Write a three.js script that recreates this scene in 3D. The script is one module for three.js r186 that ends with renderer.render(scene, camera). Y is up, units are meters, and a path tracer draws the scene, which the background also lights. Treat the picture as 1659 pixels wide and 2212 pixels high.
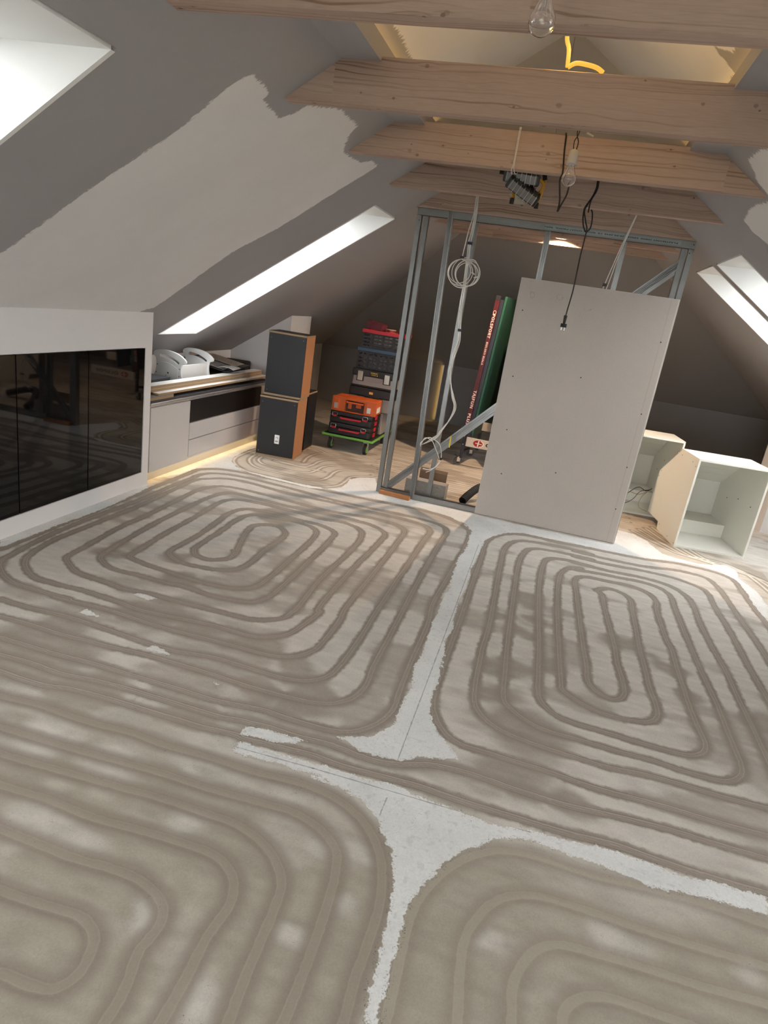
import * as THREE from 'three';
import { RoundedBoxGeometry } from 'three/addons/geometries/RoundedBoxGeometry.js';
import { mergeGeometries } from 'three/addons/utils/BufferGeometryUtils.js';
import { RectAreaLightUniformsLib } from 'three/addons/lights/RectAreaLightUniformsLib.js';

// ------------------------------------------------------------------ camera, sky, exposure
const scene = new THREE.Scene();
const camera = new THREE.PerspectiveCamera(76.17, 1659 / 2212, 0.05, 100);
camera.rotation.order = 'YXZ';
camera.rotation.set(-0.311265, 0.213307, 0.154182);
camera.position.set(0, 1.66, 0);
scene.add(camera);
const SKY = 14.5;
scene.background = new THREE.Color(0.97 * SKY, 0.985 * SKY, 1.0 * SKY);   // even overcast sky, seen only through the roof windows
const renderer = new THREE.WebGLRenderer({ antialias: true });
renderer.toneMapping = THREE.LinearToneMapping;
renderer.toneMappingExposure = 1.0;
renderer.shadowMap.enabled = true;
RectAreaLightUniformsLib.init();
const WARM = new THREE.Color(1.0, 0.62, 0.2), WARMER = new THREE.Color(1.0, 0.58, 0.12);

// ------------------------------------------------------------------ helpers
function rng(seed) { let s = seed >>> 0; return () => { s = (s + 0x6D2B79F5) | 0; let t = Math.imul(s ^ (s >>> 15), 1 | s); t = (t + Math.imul(t ^ (t >>> 7), 61 | t)) ^ t; return ((t ^ (t >>> 14)) >>> 0) / 4294967296; }; }
const NT = 256, ntab = new Float32Array(NT * NT); { const r = rng(7); for (let i = 0; i < NT * NT; i++) ntab[i] = r(); }
function noise(x, y) {            // value noise 0..1
  let xi = Math.floor(x), yi = Math.floor(y); let fx = x - xi, fy = y - yi; fx = fx * fx * (3 - 2 * fx); fy = fy * fy * (3 - 2 * fy);
  xi &= 255; yi &= 255; const x1 = (xi + 1) & 255, y0 = yi << 8, y1 = ((yi + 1) & 255) << 8;
  const a = ntab[y0 + xi], b = ntab[y0 + x1], c = ntab[y1 + xi], d = ntab[y1 + x1];
  return a + (b - a) * fx + (c - a) * fy + (a - b - c + d) * fx * fy;
}
const fbm = (x, y) => noise(x, y) * 0.53 + noise(x * 2.03 + 17, y * 2.03 + 5) * 0.29 + noise(x * 4.1 + 3, y * 4.1 + 31) * 0.18;
const sstep = (a, b, x) => { const t = Math.min(1, Math.max(0, (x - a) / (b - a))); return t * t * (3 - 2 * t); };
const lerp = (a, b, t) => a + (b - a) * t;
const toS = (v) => { v = v < 0 ? 0 : v > 1 ? 1 : v; return 255 * (v <= 0.0031308 ? 12.92 * v : 1.055 * Math.pow(v, 1 / 2.4) - 0.055); };
const SLUT = new Uint8Array(4097); for (let i = 0; i <= 4096; i++) SLUT[i] = Math.round(toS(i / 4096));
const s8 = (v) => SLUT[v <= 0 ? 0 : v >= 1 ? 4096 : (v * 4096) | 0];
function dataTex(w, h, fn, srgb = true, wrap = THREE.RepeatWrapping) {     // fn(i, j) -> [r, g, b] linear 0..1
  const d = new Uint8Array(w * h * 4);
  for (let j = 0, k = 0; j < h; j++) for (let i = 0; i < w; i++, k += 4) { const c = fn(i, j); if (srgb) { d[k] = s8(c[0]); d[k + 1] = s8(c[1]); d[k + 2] = s8(c[2]); } else { d[k] = c[0] * 255; d[k + 1] = c[1] * 255; d[k + 2] = c[2] * 255; } d[k + 3] = 255; }
  const t = new THREE.DataTexture(d, w, h, THREE.RGBAFormat); t.magFilter = THREE.LinearFilter; t.minFilter = THREE.LinearMipmapLinearFilter; t.generateMipmaps = true;
  t.wrapS = t.wrapT = wrap; if (srgb) t.colorSpace = THREE.SRGBColorSpace; t.needsUpdate = true; return t;
}
function canvasTex(w, h, draw) {
  const c = document.createElement('canvas'); c.width = w; c.height = h; draw(c.getContext('2d'), w, h);
  const t = new THREE.CanvasTexture(c); t.colorSpace = THREE.SRGBColorSpace; t.magFilter = THREE.LinearFilter; return t;
}
const used = {};
function numbered(n) { const k = used[n] = (used[n] ?? -1) + 1; return k ? `${n}_${String(k).padStart(3, '0')}` : n; }
function shadow(o) { o.castShadow = true; o.receiveShadow = true; return o; }
function tag(o, label, category, group) { o.userData.label = label; o.userData.category = category; if (group) o.userData.group = group; return o; }
function thing(name, label, category, pos = [0, 0, 0], turn = 0, group) {
  const o = new THREE.Group(); o.name = numbered(name); o.position.set(...pos); o.rotation.y = turn; scene.add(o); return tag(o, label, category, group);
}
function part(name, geo, mat, parent, label) {
  const m = shadow(new THREE.Mesh(Array.isArray(geo) ? merge(geo) : geo, mat)); m.name = name; parent.add(m); if (label) m.userData.label = label; return m;
}
function parts(name, geos, mat, parent, label) { return geos.map((g) => part(name, g, mat, parent, label)); }
function struct(name, geo, mat, parent = scene) {
  const m = shadow(new THREE.Mesh(Array.isArray(geo) ? merge(geo) : geo, mat)); m.name = parent === scene ? numbered(name) : name; if (parent === scene) m.userData.kind = 'structure'; parent.add(m); return m;
}
function merge(gs) { return mergeGeometries(gs.map((g) => { const n = g.index ? g.toNonIndexed() : g; for (const k of Object.keys(n.attributes)) if (!['position', 'normal', 'uv'].includes(k)) n.deleteAttribute(k); return n; })); }
const mv = (g, x, y, z, rx = 0, ry = 0, rz = 0) => { if (rx) g.rotateX(rx); if (ry) g.rotateY(ry); if (rz) g.rotateZ(rz); return g.translate(x, y, z); };
const box = (w, h, d, x = 0, y = 0, z = 0) => new THREE.BoxGeometry(w, h, d).translate(x, y, z);
const rbox = (w, h, d, r, x = 0, y = 0, z = 0, seg = 2) => new RoundedBoxGeometry(w, h, d, seg, Math.min(r, w / 2.01, h / 2.01, d / 2.01)).translate(x, y, z);
const boxB = (x0, x1, y0, y1, z0, z1) => box(x1 - x0, y1 - y0, z1 - z0, (x0 + x1) / 2, (y0 + y1) / 2, (z0 + z1) / 2);
const rboxB = (x0, x1, y0, y1, z0, z1, r = 0.003, seg = 1) => rbox(x1 - x0, y1 - y0, z1 - z0, r, (x0 + x1) / 2, (y0 + y1) / 2, (z0 + z1) / 2, seg);
const cyl = (r, h, seg = 16, r2 = r) => new THREE.CylinderGeometry(r, r2, h, seg);
const V = (a) => new THREE.Vector3(...a);
function tube(pts, r, seg = 6, per = 6, tension = 0.5) { const c = new THREE.CatmullRomCurve3(pts.map(V), false, 'catmullrom', tension); return new THREE.TubeGeometry(c, Math.max(4, pts.length * per), r, seg, false); }
function shapeOf(pts) { const s = new THREE.Shape(); pts.forEach(([x, y], i) => i ? s.lineTo(x, y) : s.moveTo(x, y)); s.closePath(); return s; }
function holeOf(pts) { const s = new THREE.Path(); pts.forEach(([x, y], i) => i ? s.lineTo(x, y) : s.moveTo(x, y)); s.closePath(); return s; }
const extr = (s, depth, bevel = 0) => new THREE.ExtrudeGeometry(s, { depth, bevelEnabled: bevel > 0, bevelThickness: bevel, bevelSize: bevel, bevelSegments: 1, curveSegments: 10 });
function barBetween(a, b, shape, roll = 0) {       // profile swept from a to b
  const A = V(a), B = V(b), d = B.clone().sub(A), L = d.length(), g = extr(shape, L), q = new THREE.Quaternion();
  const z = d.clone().normalize(), up = Math.abs(z.y) > 0.99 ? new THREE.Vector3(0, 0, 1) : new THREE.Vector3(0, 1, 0), x = up.clone().cross(z).normalize(), y = z.clone().cross(x);
  q.setFromRotationMatrix(new THREE.Matrix4().makeBasis(x, y, z)); if (roll) g.rotateZ(roll);
  return g.applyQuaternion(q).translate(...a);
}
const M = (color, roughness = 0.6, o = {}) => new THREE.MeshStandardMaterial({ color, roughness, ...o });
const MP = (color, roughness = 0.6, o = {}) => new THREE.MeshPhysicalMaterial({ color, roughness, ...o });
const lin = (r, g, b) => new THREE.Color().setRGB(r, g, b);
function rect(color, intensity, w, h, pos, look) { const l = new THREE.RectAreaLight(color, intensity, w, h); l.position.set(...pos); l.lookAt(...look); l.name = numbered('strip_light'); scene.add(l); return l; }
function point(color, intensity, pos, radius = 1) { const l = new THREE.PointLight(color, intensity); l.position.set(...pos); l.castShadow = true; l.shadow.radius = radius; l.name = numbered('lamp_light'); scene.add(l); return l; }

// ------------------------------------------------------------------ materials
const plasterBump = dataTex(512, 512, (i, j) => { const v = fbm(i / 5, j / 5) * 0.6 + fbm(i / 40, j / 40) * 0.4; return [v, v, v]; }, false);
const GREY = lin(0.358, 0.344, 0.346), WHITE = lin(0.75, 0.735, 0.727);
const mGrey = M(GREY, 0.9, { bumpMap: plasterBump, bumpScale: 0.0006 });
const mWhiteWall = M(WHITE, 0.85, { bumpMap: plasterBump, bumpScale: 0.0006 });
const mReveal = M(lin(0.78, 0.785, 0.775), 0.85);
const mGreyWall = M(lin(0.4, 0.375, 0.355), 0.9, { bumpMap: plasterBump, bumpScale: 0.0006 });
const mBackShadeGrey = M(lin(0.255, 0.245, 0.243), 0.9, { bumpMap: plasterBump, bumpScale: 0.0006 });  // primer grey darkened: the shade of the back room put into the colour
const mBlackGloss = MP(lin(0.005, 0.005, 0.006), 0.03, { ior: 1.42 });
const mGreyGloss = MP(lin(0.58, 0.57, 0.57), 0.22, { clearcoat: 1, clearcoatRoughness: 0.03 });
const mAlu = M(lin(0.75, 0.75, 0.74), 0.3, { metalness: 0.9 });
const zincTex = dataTex(256, 256, (i, j) => { const v = 0.8 + 0.2 * fbm(i / 14, j / 14) + 0.08 * (noise(i / 3, j / 60) - 0.5); return [v, v, v]; });
const mZinc = M(lin(0.275, 0.28, 0.277), 0.34, { metalness: 0.8, map: zincTex });
const mDarkGap = M(lin(0.015, 0.015, 0.015), 0.9);
const mBlackPlastic = M(lin(0.012, 0.012, 0.014), 0.45);
const mBlackRubber = M(lin(0.015, 0.015, 0.016), 0.7);
const mBlackLam = M(lin(0.011, 0.012, 0.015), 0.5);
const mRed = M(lin(0.5, 0.015, 0.03), 0.35);
const mOrange = M(lin(0.55, 0.1, 0.015), 0.4);
const mSteel = M(lin(0.7, 0.7, 0.7), 0.25, { metalness: 1 });
const mWhiteCab = M(lin(0.78, 0.775, 0.7), 0.45);
const mWhitePlastic = M(lin(0.78, 0.79, 0.78), 0.4);
const mCableWhite = M(lin(0.72, 0.7, 0.66), 0.5);
const chipTex = dataTex(256, 256, (i, j) => { const a = noise(i / 2.2, j / 3.5), b = noise(i / 1.1 + 50, j / 1.3), v = 0.55 + 0.5 * a * b + 0.2 * (a - 0.5); return [0.48 * v, 0.33 * v, 0.19 * v]; });
chipTex.repeat.set(8, 8);
const mChip = M(0xffffff, 0.9, { map: chipTex });
const osbTex = dataTex(256, 256, (i, j) => { const v = 0.85 + 0.25 * (fbm(i / 6, j / 3) - 0.5); return [0.5 * v, 0.235 * v, 0.11 * v]; });
const mEdge = M(0xffffff, 0.7, { map: osbTex });
const mPane = MP(0xffffff, 0, { transmission: 1, thickness: 0, ior: 1.45 });
const mPaper = M(lin(0.62, 0.6, 0.58), 0.9);
const glowMat = (c, k) => M(0x000000, 1, { emissive: c, emissiveIntensity: k });

// whitewashed pine: grain runs along u, knots bend it
const knots = []; { const r = rng(21); for (let i = 0; i < 84; i++) knots.push([r() * 2048, r() * 1024, 3 + r() * r() * 8, 0.3 + r() * 0.6]); }
const woodField = new Float32Array(2048 * 1024 * 2);
{ for (const [kx, ky, kr, ks] of knots) for (let j = Math.floor(ky - kr * 6); j < ky + kr * 6; j++) for (let i = Math.floor(kx - kr * 12); i < kx + kr * 12; i++) {
  const ii = (i + 2048) & 2047, jj = (j + 1024) & 1023, dx = (i - kx) / (kr * 1.1), dy = (j - ky) / kr, d = Math.hypot(dx, dy), k = (jj * 2048 + ii) * 2;
  woodField[k] += Math.sign(dy) * kr * 1.6 * Math.exp(-(((i - kx) / (kr * 4)) ** 2) - Math.abs(dy) * 0.45) ; woodField[k + 1] = Math.max(woodField[k + 1], ks * sstep(1.15, 0.75, d + 0.25 * (noise(i / 3, j / 3) - 0.5))); } }
const woodTex = dataTex(2048, 1024, (i, j) => {
  const k = (j * 2048 + i) * 2, w = woodField[k], kn = woodField[k + 1];
  const y = j - w + 26 * (noise(i / 260, j / 90) - 0.5) + 10 * (noise(i / 90 + 9, j / 40) - 0.5);
  const ring = noise(3.3, y / 7.5) * 0.6 + noise(i / 500, y / 3.2) * 0.4, fine = noise(i / 30, j / 1.3), wide = noise(i / 400 + 40, y / 60);
  const dark = sstep(0.54, 0.8, ring) * 0.42 * (0.35 + 0.9 * wide) + 0.12 * (fine - 0.5) + 0.16 * (wide - 0.5);
  let r = 0.43 * (1 - dark), g = 0.312 * (1 - dark * 1.2), b = 0.248 * (1 - dark * 1.35);
  const h = kn * 0.8; r = lerp(r, 0.085, h); g = lerp(g, 0.055, h); b = lerp(b, 0.04, h); return [r, g, b];
});
function woodMat(off) { const t = woodTex.clone(); t.repeat.set(1 / 2.6, 1 / 1.1); t.offset.set(off[0], off[1]); t.needsUpdate = true; return M(0xffffff, 0.75, { map: t }); }

// ------------------------------------------------------------------ the floor: milled heating loops filled with levelling compound
const TRACK = {
  A0: [-1.716,-3.598,-1.682,-3.549,-1.74,-3.735,-1.806,-3.98,-1.812,-4.08,-1.75,-4.161,-1.656,-4.177,-1.575,-4.101,-1.549,-3.998,-1.556,-3.712,-1.543,-3.469,-1.574,-3.333,-1.654,-3.279,-1.762,-3.254,-1.857,-3.249,-1.92,-3.264,-2.009,-3.323,-2.032,-3.375,-2.026,-3.654,-2.052,-3.982,-2.069,-4.241,-2.018,-4.378,-1.857,-4.429,-1.622,-4.409,-1.41,-4.4,-1.283,-4.33,-1.256,-4.172,-1.243,-3.64,-1.243,-3.261,-1.252,-3.103,-1.297,-3.01,-1.389,-2.973,-1.536,-2.959,-1.695,-2.98,-1.798,-2.967,-1.976,-2.97,-2.152,-2.966,-2.25,-3.017,-2.301,-3.068,-2.324,-3.199,-2.366,-3.696,-2.372,-4.053,-2.365,-4.445,-2.33,-4.605,-2.286,-4.66,-1.785,-4.655,-1.269,-4.688,-1.042,-4.634,-0.951,-4.534,-0.94,-4.317,-0.962,-3.727,-0.952,-3.094,-0.941,-3.103,-0.966,-2.894,-1,-2.775,-1.069,-2.705,-1.144,-2.673,-1.244,-2.673,-1.356,-2.675,-1.745,-2.633,-1.878,-2.65,-2.097,-2.664,-2.261,-2.657,-2.384,-2.659,-2.492,-2.715,-2.576,-2.793,-2.626,-2.89,-2.667,-3.136,-2.661,-3.377,-2.655,-3.647,-2.648,-3.951,-2.672,-4.444,-2.679,-4.773,-2.653,-4.833,-2.467,-5.008,-1.919,-4.971,-1.528,-4.99,-1.198,-4.966,-0.915,-4.968,-0.722,-4.932,-0.656,-4.829,-0.657,-4.613,-0.659,-4.001,-0.662,-3.269,-0.657,-2.993,-0.663,-2.676,-0.682,-2.536,-0.723,-2.468,-0.787,-2.427,-0.877,-2.409,-1.043,-2.412,-1.213,-2.415,-1.4,-2.377,-1.565,-2.38,-1.743,-2.394,-1.994,-2.406,-2.175,-2.39,-2.359,-2.393],
  A1: [-1.933,-3.48,-1.872,-3.397,-1.772,-3.38,-1.687,-3.456,-1.683,-3.541],
  A1b: [-1.933,-3.48,-1.939,-3.609,-1.948,-3.872,-1.961,-4.116,-1.942,-4.256,-1.881,-4.315,-1.769,-4.333,-1.598,-4.352,-1.453,-4.319,-1.393,-4.248,-1.368,-4.133,-1.356,-3.668,-1.356,-3.306,-1.377,-3.176,-1.457,-3.107,-1.58,-3.079,-1.757,-3.083,-1.88,-3.097,-2.029,-3.115,-2.128,-3.138,-2.171,-3.158,-2.187,-3.278,-2.213,-3.623,-2.223,-3.992,-2.243,-4.331,-2.226,-4.48,-2.151,-4.551,-1.75,-4.571,-1.449,-4.546,-1.26,-4.566,-1.133,-4.492,-1.081,-4.345,-1.068,-4.019,-1.085,-3.515,-1.065,-3.026,-1.068,-3.026,-1.079,-2.936,-1.142,-2.865,-1.219,-2.827,-1.339,-2.819,-1.434,-2.816,-1.494,-2.813,-1.655,-2.807,-1.823,-2.808,-1.935,-2.787,-2.078,-2.807,-2.26,-2.826,-2.375,-2.895,-2.442,-2.957,-2.46,-3.123,-2.497,-3.503,-2.496,-3.81,-2.512,-4.188,-2.517,-4.603,-2.464,-4.736,-2.358,-4.798,-1.841,-4.786,-1.525,-4.756,-1.156,-4.821,-1.001,-4.82,-0.862,-4.747,-0.83,-4.673,-0.822,-4.402,-0.824,-3.719,-0.827,-3.169,-0.813,-3.069,-0.813,-2.806,-0.822,-2.709,-0.867,-2.623,-0.932,-2.574,-1.025,-2.552,-1.154,-2.55,-1.285,-2.547,-1.5,-2.536,-1.675,-2.541,-1.863,-2.556,-2.034,-2.544,-2.17,-2.541,-2.092,-2.554,-2.257,-2.553,-2.414,-2.558,-2.507,-2.588,-2.596,-2.645,-2.659,-2.702,-2.685,-2.753,-2.701,-2.849,-2.741,-3.225,-2.739,-3.615,-2.719,-4.054,-2.734,-4.545,-2.728,-4.858,-2.733,-4.866,-2.692,-5.027,-2.528,-5.124,-1.981,-5.118,-1.553,-5.062,-1.067,-5.072,-0.75,-5.071,-0.584,-5.012,-0.538,-4.919,-0.536,-4.656,-0.539,-3.975,-0.53,-3.349,-0.523,-2.971,-0.52,-2.704,-0.508,-2.522,-0.535,-2.407,-0.596,-2.335,-0.675,-2.301,-0.823,-2.286,-0.979,-2.282,-1.143,-2.29,-1.348,-2.293,-1.503,-2.289,-1.654,-2.274,-1.773,-2.27,-1.889,-2.26,-2.065,-2.266,-2.234,-2.262],
  A2: [-2.793,-2.846,-2.803,-3.178,-2.806,-3.561,-2.81,-4.017,-2.815,-4.572,-2.818,-4.897,-2.819,-5.06,-2.699,-5.204,-2.509,-5.261,-1.97,-5.258,-1.291,-5.287,-0.801,-5.319,-0.58,-5.262,-0.42,-5.139,-0.368,-5.022,-0.351,-4.655,-0.372,-4.017,-0.388,-3.515,-0.367,-3.311,-0.363,-2.822,-0.355,-2.543,-0.348,-2.421,-0.377,-2.303,-0.438,-2.213,-0.509,-2.166,-0.605,-2.154,-0.728,-2.153,-0.842,-2.158,-0.948,-2.143,-1.054,-2.128,-1.21,-2.131,-1.356,-2.129,-1.508,-2.129,-1.662,-2.128,-1.811,-2.118,-1.972,-2.118,-2.095,-2.117],
  L1: [-1.993,-2.01,-1.841,-2.017,-1.681,-2.009,-1.546,-2.029,-1.405,-2.039,-1.261,-2.04,-1.12,-2.041,-0.981,-2.042,-0.88,-2.059,-0.868,-2.059,-0.779,-2.068,-0.656,-2.065,-0.52,-2.076,-0.399,-2.063,-0.311,-2.063,-0.218,-2.091,-0.127,-2.132,0.006,-2.149,0.229,-2.136,0.4,-2.136,0.568,-2.155,0.733,-2.168,0.932,-2.167,1.093,-2.17],
  L2: [-1.902,-1.916,-1.783,-1.91,-1.677,-1.916,-1.586,-1.939,-1.413,-1.95,-1.273,-1.952,-1.136,-1.954,-1.001,-1.956,-0.855,-1.97,-0.842,-1.964,-0.689,-1.978,-0.556,-1.989,-0.453,-1.981,-0.277,-1.99,-0.145,-1.998,0.029,-1.989,0.237,-1.991,0.399,-1.993,0.557,-2.007,0.71,-1.997,0.895,-1.994,1.047,-1.999],
  C1: [-1.777,-1.786,-1.613,-1.802,-1.47,-1.797,-1.336,-1.801,-1.21,-1.812,-1.082,-1.804,-0.899,-1.814,-0.714,-1.814,-0.542,-1.829,-0.405,-1.811,-0.295,-1.756,-0.212,-1.665,-0.173,-1.576,-0.152,-1.472,-0.149,-1.341,-0.153,-1.225,-0.148,-1.117],
  C2: [-1.64,-1.642,-1.355,-1.652,-1.175,-1.664,-0.999,-1.675,-0.822,-1.676,-0.654,-1.687,-0.513,-1.693,-0.41,-1.662,-0.334,-1.603,-0.308,-1.529,-0.295,-1.43,-0.286,-1.309,-0.283,-1.168,-0.284,-1.066],
  C3: [-1.535,-1.533,-1.315,-1.547,-1.1,-1.561,-0.933,-1.573,-0.781,-1.574,-0.664,-1.572,-0.568,-1.542,-0.489,-1.489,-0.44,-1.42,-0.428,-1.351,-0.42,-1.213,-0.413,-1.106,-0.405,-1.02],
  C4: [-1.425,-1.418,-1.257,-1.427,-1.081,-1.42,-0.924,-1.433,-0.768,-1.441,-0.673,-1.439,-0.608,-1.412,-0.567,-1.368,-0.547,-1.302,-0.556,-1.202,-0.55,-1.078,-0.549,-0.966],
  C5: [-1.291,-1.278,-1.125,-1.274,-1.021,-1.273,-0.913,-1.283,-0.819,-1.28,-0.743,-1.254,-0.701,-1.217,-0.688,-1.17,-0.695,-1.098,-0.67,-1.007,-0.665,-0.923],
  C6: [-1.133,-1.113,-1.027,-1.118,-0.951,-1.123,-0.888,-1.126,-0.836,-1.104,-0.81,-1.073,-0.794,-0.999,-0.819,-0.95,-0.866,-0.938,-0.964,-0.936],
  D1: [-0.051,-1.154,-0.053,-1.245,-0.057,-1.379,-0.053,-1.496,-0.007,-1.628,0.065,-1.734,0.149,-1.802,0.239,-1.833,0.338,-1.84,0.472,-1.837,0.655,-1.857,0.833,-1.866,1.009,-1.859],
  D2: [0.118,-1.217,0.106,-1.338,0.103,-1.442,0.123,-1.519,0.169,-1.603,0.228,-1.654,0.312,-1.684,0.431,-1.689,0.602,-1.687,0.799,-1.691,0.966,-1.7],
  D3: [0.25,-1.267,0.246,-1.359,0.263,-1.426,0.299,-1.49,0.343,-1.528,0.395,-1.543,0.492,-1.551,0.62,-1.558,0.774,-1.562,0.932,-1.575],
  D4: [0.376,-1.314,0.382,-1.348,0.412,-1.391,0.467,-1.421,0.528,-1.432,0.605,-1.432,0.692,-1.432],
  B0: [0.605,-4.377,0.62,-4.361,0.637,-4.314,0.639,-4.156,0.647,-3.977,0.659,-3.733,0.667,-3.558,0.666,-3.379,0.678,-3.221,0.681,-3.118,0.673,-3.058,0.643,-3.001,0.598,-2.987,0.555,-3.008,0.517,-3.055,0.5,-3.115,0.499,-3.262,0.489,-3.459,0.478,-3.79,0.465,-4.247,0.461,-4.483,0.483,-4.559,0.538,-4.602,0.702,-4.617,0.825,-4.627,0.918,-4.598,0.981,-4.53,1.003,-4.43,0.988,-4.312,0.984,-4.089,0.987,-3.812,0.997,-3.743,0.992,-3.503,0.992,-3.315,0.992,-3.113,0.998,-2.964,1.007,-2.847,1.002,-2.783,0.972,-2.725,0.914,-2.685,0.85,-2.676,0.728,-2.677,0.629,-2.681,0.528,-2.686,0.426,-2.69,0.352,-2.708,0.297,-2.759,0.266,-2.825,0.254,-3.067,0.249,-3.324,0.231,-3.725,0.219,-4.3,0.233,-4.64,0.256,-4.78,0.307,-4.842,0.422,-4.873,0.595,-4.86,0.459,-4.861,0.717,-4.843,0.971,-4.863,1.132,-4.825,1.221,-4.724,1.254,-4.595,1.248,-4.227,1.253,-3.901,1.269,-3.613,1.266,-3.341,1.27,-3.128,1.27,-2.929,1.269,-2.816],
  B1: [0.602,-4.386,0.652,-4.45,0.717,-4.474,0.792,-4.432,0.825,-4.35,0.82,-4.172,0.816,-3.905,0.809,-3.638,0.812,-3.432,0.813,-3.187,0.824,-3.049,0.821,-2.965,0.801,-2.905,0.759,-2.863,0.716,-2.848,0.641,-2.835,0.536,-2.841,0.462,-2.875,0.372,-2.954,0.368,-3.01,0.355,-3.384,0.341,-3.97,0.346,-4.382,0.369,-4.584,0.429,-4.715,0.506,-4.762,0.457,-4.706,0.626,-4.733,0.794,-4.747,0.96,-4.761,1.068,-4.716,1.118,-4.616,1.118,-4.41,1.118,-4.047,1.121,-3.752,1.124,-3.561,1.131,-3.376,1.138,-3.187,1.136,-3.003,1.136,-2.847,1.136,-2.72,1.119,-2.649,1.078,-2.594,1.031,-2.567,0.97,-2.558,0.855,-2.558,0.763,-2.57,0.62,-2.566,0.523,-2.57,0.424,-2.573,0.353,-2.571,0.277,-2.579,0.186,-2.626,0.117,-2.698,0.101,-2.761,0.091,-2.98,0.08,-3.229,0.074,-3.469,0.064,-3.991,0.059,-4.547,0.079,-4.797,0.125,-4.943,0.223,-4.999,0.423,-5.025,0.602,-5.025,0.461,-4.998,0.726,-4.991,0.989,-5.025,1.201,-5.014,1.319,-4.97,1.397,-4.903,1.414,-4.824,1.411,-4.609,1.421,-4.311,1.423,-4.011,1.42,-3.734,1.425,-3.518,1.428,-3.401],
  B2: [1.174,-2.466,0.994,-2.457,0.929,-2.459,0.84,-2.461,0.703,-2.457,0.563,-2.437,0.422,-2.44,0.305,-2.447,0.207,-2.458,0.105,-2.485,0.026,-2.546,-0.018,-2.629,-0.033,-2.744,-0.041,-2.969,-0.045,-3.159,-0.04,-3.403,-0.053,-4.018,-0.066,-4.512,-0.065,-4.807,-0.025,-4.997,0.052,-5.099,0.238,-5.143,0.607,-5.155,0.463,-5.127,0.734,-5.118,1.002,-5.138,1.231,-5.213,1.363,-5.223,1.469,-5.19,1.517,-5.05,1.536,-4.834,1.544,-4.532,1.562,-4.17,1.566,-3.911],
  B3: [1.128,-2.298,0.957,-2.29,0.75,-2.293,0.49,-2.282,0.311,-2.298,0.193,-2.299,0.074,-2.305,-0.023,-2.306,-0.086,-2.332,-0.143,-2.398,-0.19,-2.512,-0.206,-2.654,-0.208,-2.854,-0.208,-3.068,-0.205,-3.464,-0.209,-4.022,-0.21,-4.567,-0.215,-4.844,-0.17,-5.044,-0.069,-5.194,0.043,-5.261,0.33,-5.272,0.614,-5.307,0.465,-5.278,0.746,-5.298,1.022,-5.323,1.258,-5.395,1.395,-5.404,1.569,-5.386,1.681,-5.304,1.7,-5.027,1.705,-4.728,1.717,-4.466],
  S1: [-2.779,-6.156,-2.787,-5.965,-2.776,-5.702,-2.726,-5.554,-2.604,-5.409,-2.476,-5.333,-2.192,-5.317,-1.861,-5.299,-1.724,-5.388,-1.652,-5.521,-1.643,-5.692,-1.64,-5.892,-1.476,-6.074],
  S2: [-2.69,-5.944,-2.654,-5.743,-2.573,-5.602,-2.449,-5.512,-2.159,-5.494,-1.935,-5.49,-1.85,-5.555,-1.82,-5.72,-1.831,-5.914,-1.797,-6.054,-1.505,-6.26],
  S3: [-2.603,-5.916,-2.572,-5.772,-2.478,-5.672,-2.34,-5.649,-2.116,-5.662,-2.023,-5.716,-1.996,-5.857,-1.989,-6.029,-1.906,-6.199,-1.555,-6.437],
  S4: [-2.587,-5.933,-2.477,-5.93,-2.325,-5.885,-2.143,-5.874,-2.099,-6.002,-2.093,-6.212,-2.027,-6.373,-1.827,-6.52,-1.607,-6.624],
  S5: [-2.45,-5.87,-2.217,-5.854,-2.102,-5.86,-1.924,-5.849],
  S6: [-2.207,-6.035,-2.248,-6.295,-2.211,-6.53,-2.063,-6.658,-1.88,-6.689,-1.648,-6.771],
  S7: [-2.411,-6.548,-2.339,-6.699,-2.173,-6.605],
};
TRACK.L1.unshift(-2.8, -2.0); TRACK.L2.unshift(-2.8, -1.9); TRACK.C1.unshift(-2.75, -1.79); TRACK.C2.unshift(-2.6, -1.64); TRACK.C3.unshift(-2.5, -1.53); TRACK.C4.unshift(-2.4, -1.41); TRACK.C5.unshift(-2.3, -1.28); TRACK.C6.unshift(-1.9, -1.1);
TRACK.C1.push(-0.2, -0.3); TRACK.C2.push(-0.33, -0.3); TRACK.C3.push(-0.43, -0.3); TRACK.C4.push(-0.56, -0.3); TRACK.C5.push(-0.67, -0.3);
TRACK.D1.unshift(-0.05, -0.3); TRACK.D2.unshift(0.12, -0.3); TRACK.D3.unshift(0.25, -0.3); TRACK.D4.unshift(0.38, -0.3);
for (const [k, z] of [['D1', -1.86], ['D2', -1.71], ['D3', -1.58], ['D4', -1.43]]) TRACK[k].push(2.2, z);
TRACK.B0.push(1.262, -2.58, 1.235, -2.49, 1.175, -2.466); TRACK.B1.push(1.43, -3.0, 1.42, -2.6, 1.4, -2.39, 1.33, -2.31, 1.13, -2.298); TRACK.B2.push(1.57, -3.0, 1.56, -2.4, 1.49, -2.2, 1.3, -2.165, 1.1, -2.17); TRACK.B3.push(1.72, -3.0, 1.71, -2.3, 1.63, -2.05, 1.4, -2.0, 1.05, -1.999);
for (let i = 0; i < 7; i++) TRACK['F' + i] = [-1.6, -6.5 - i * 0.16, -1.2, -6.42 - i * 0.17, -0.8, -6.5 - i * 0.16, -0.3, -6.46 - i * 0.17, 0.4, -6.5 - i * 0.16, 1.0, -6.38 - i * 0.15];
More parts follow.
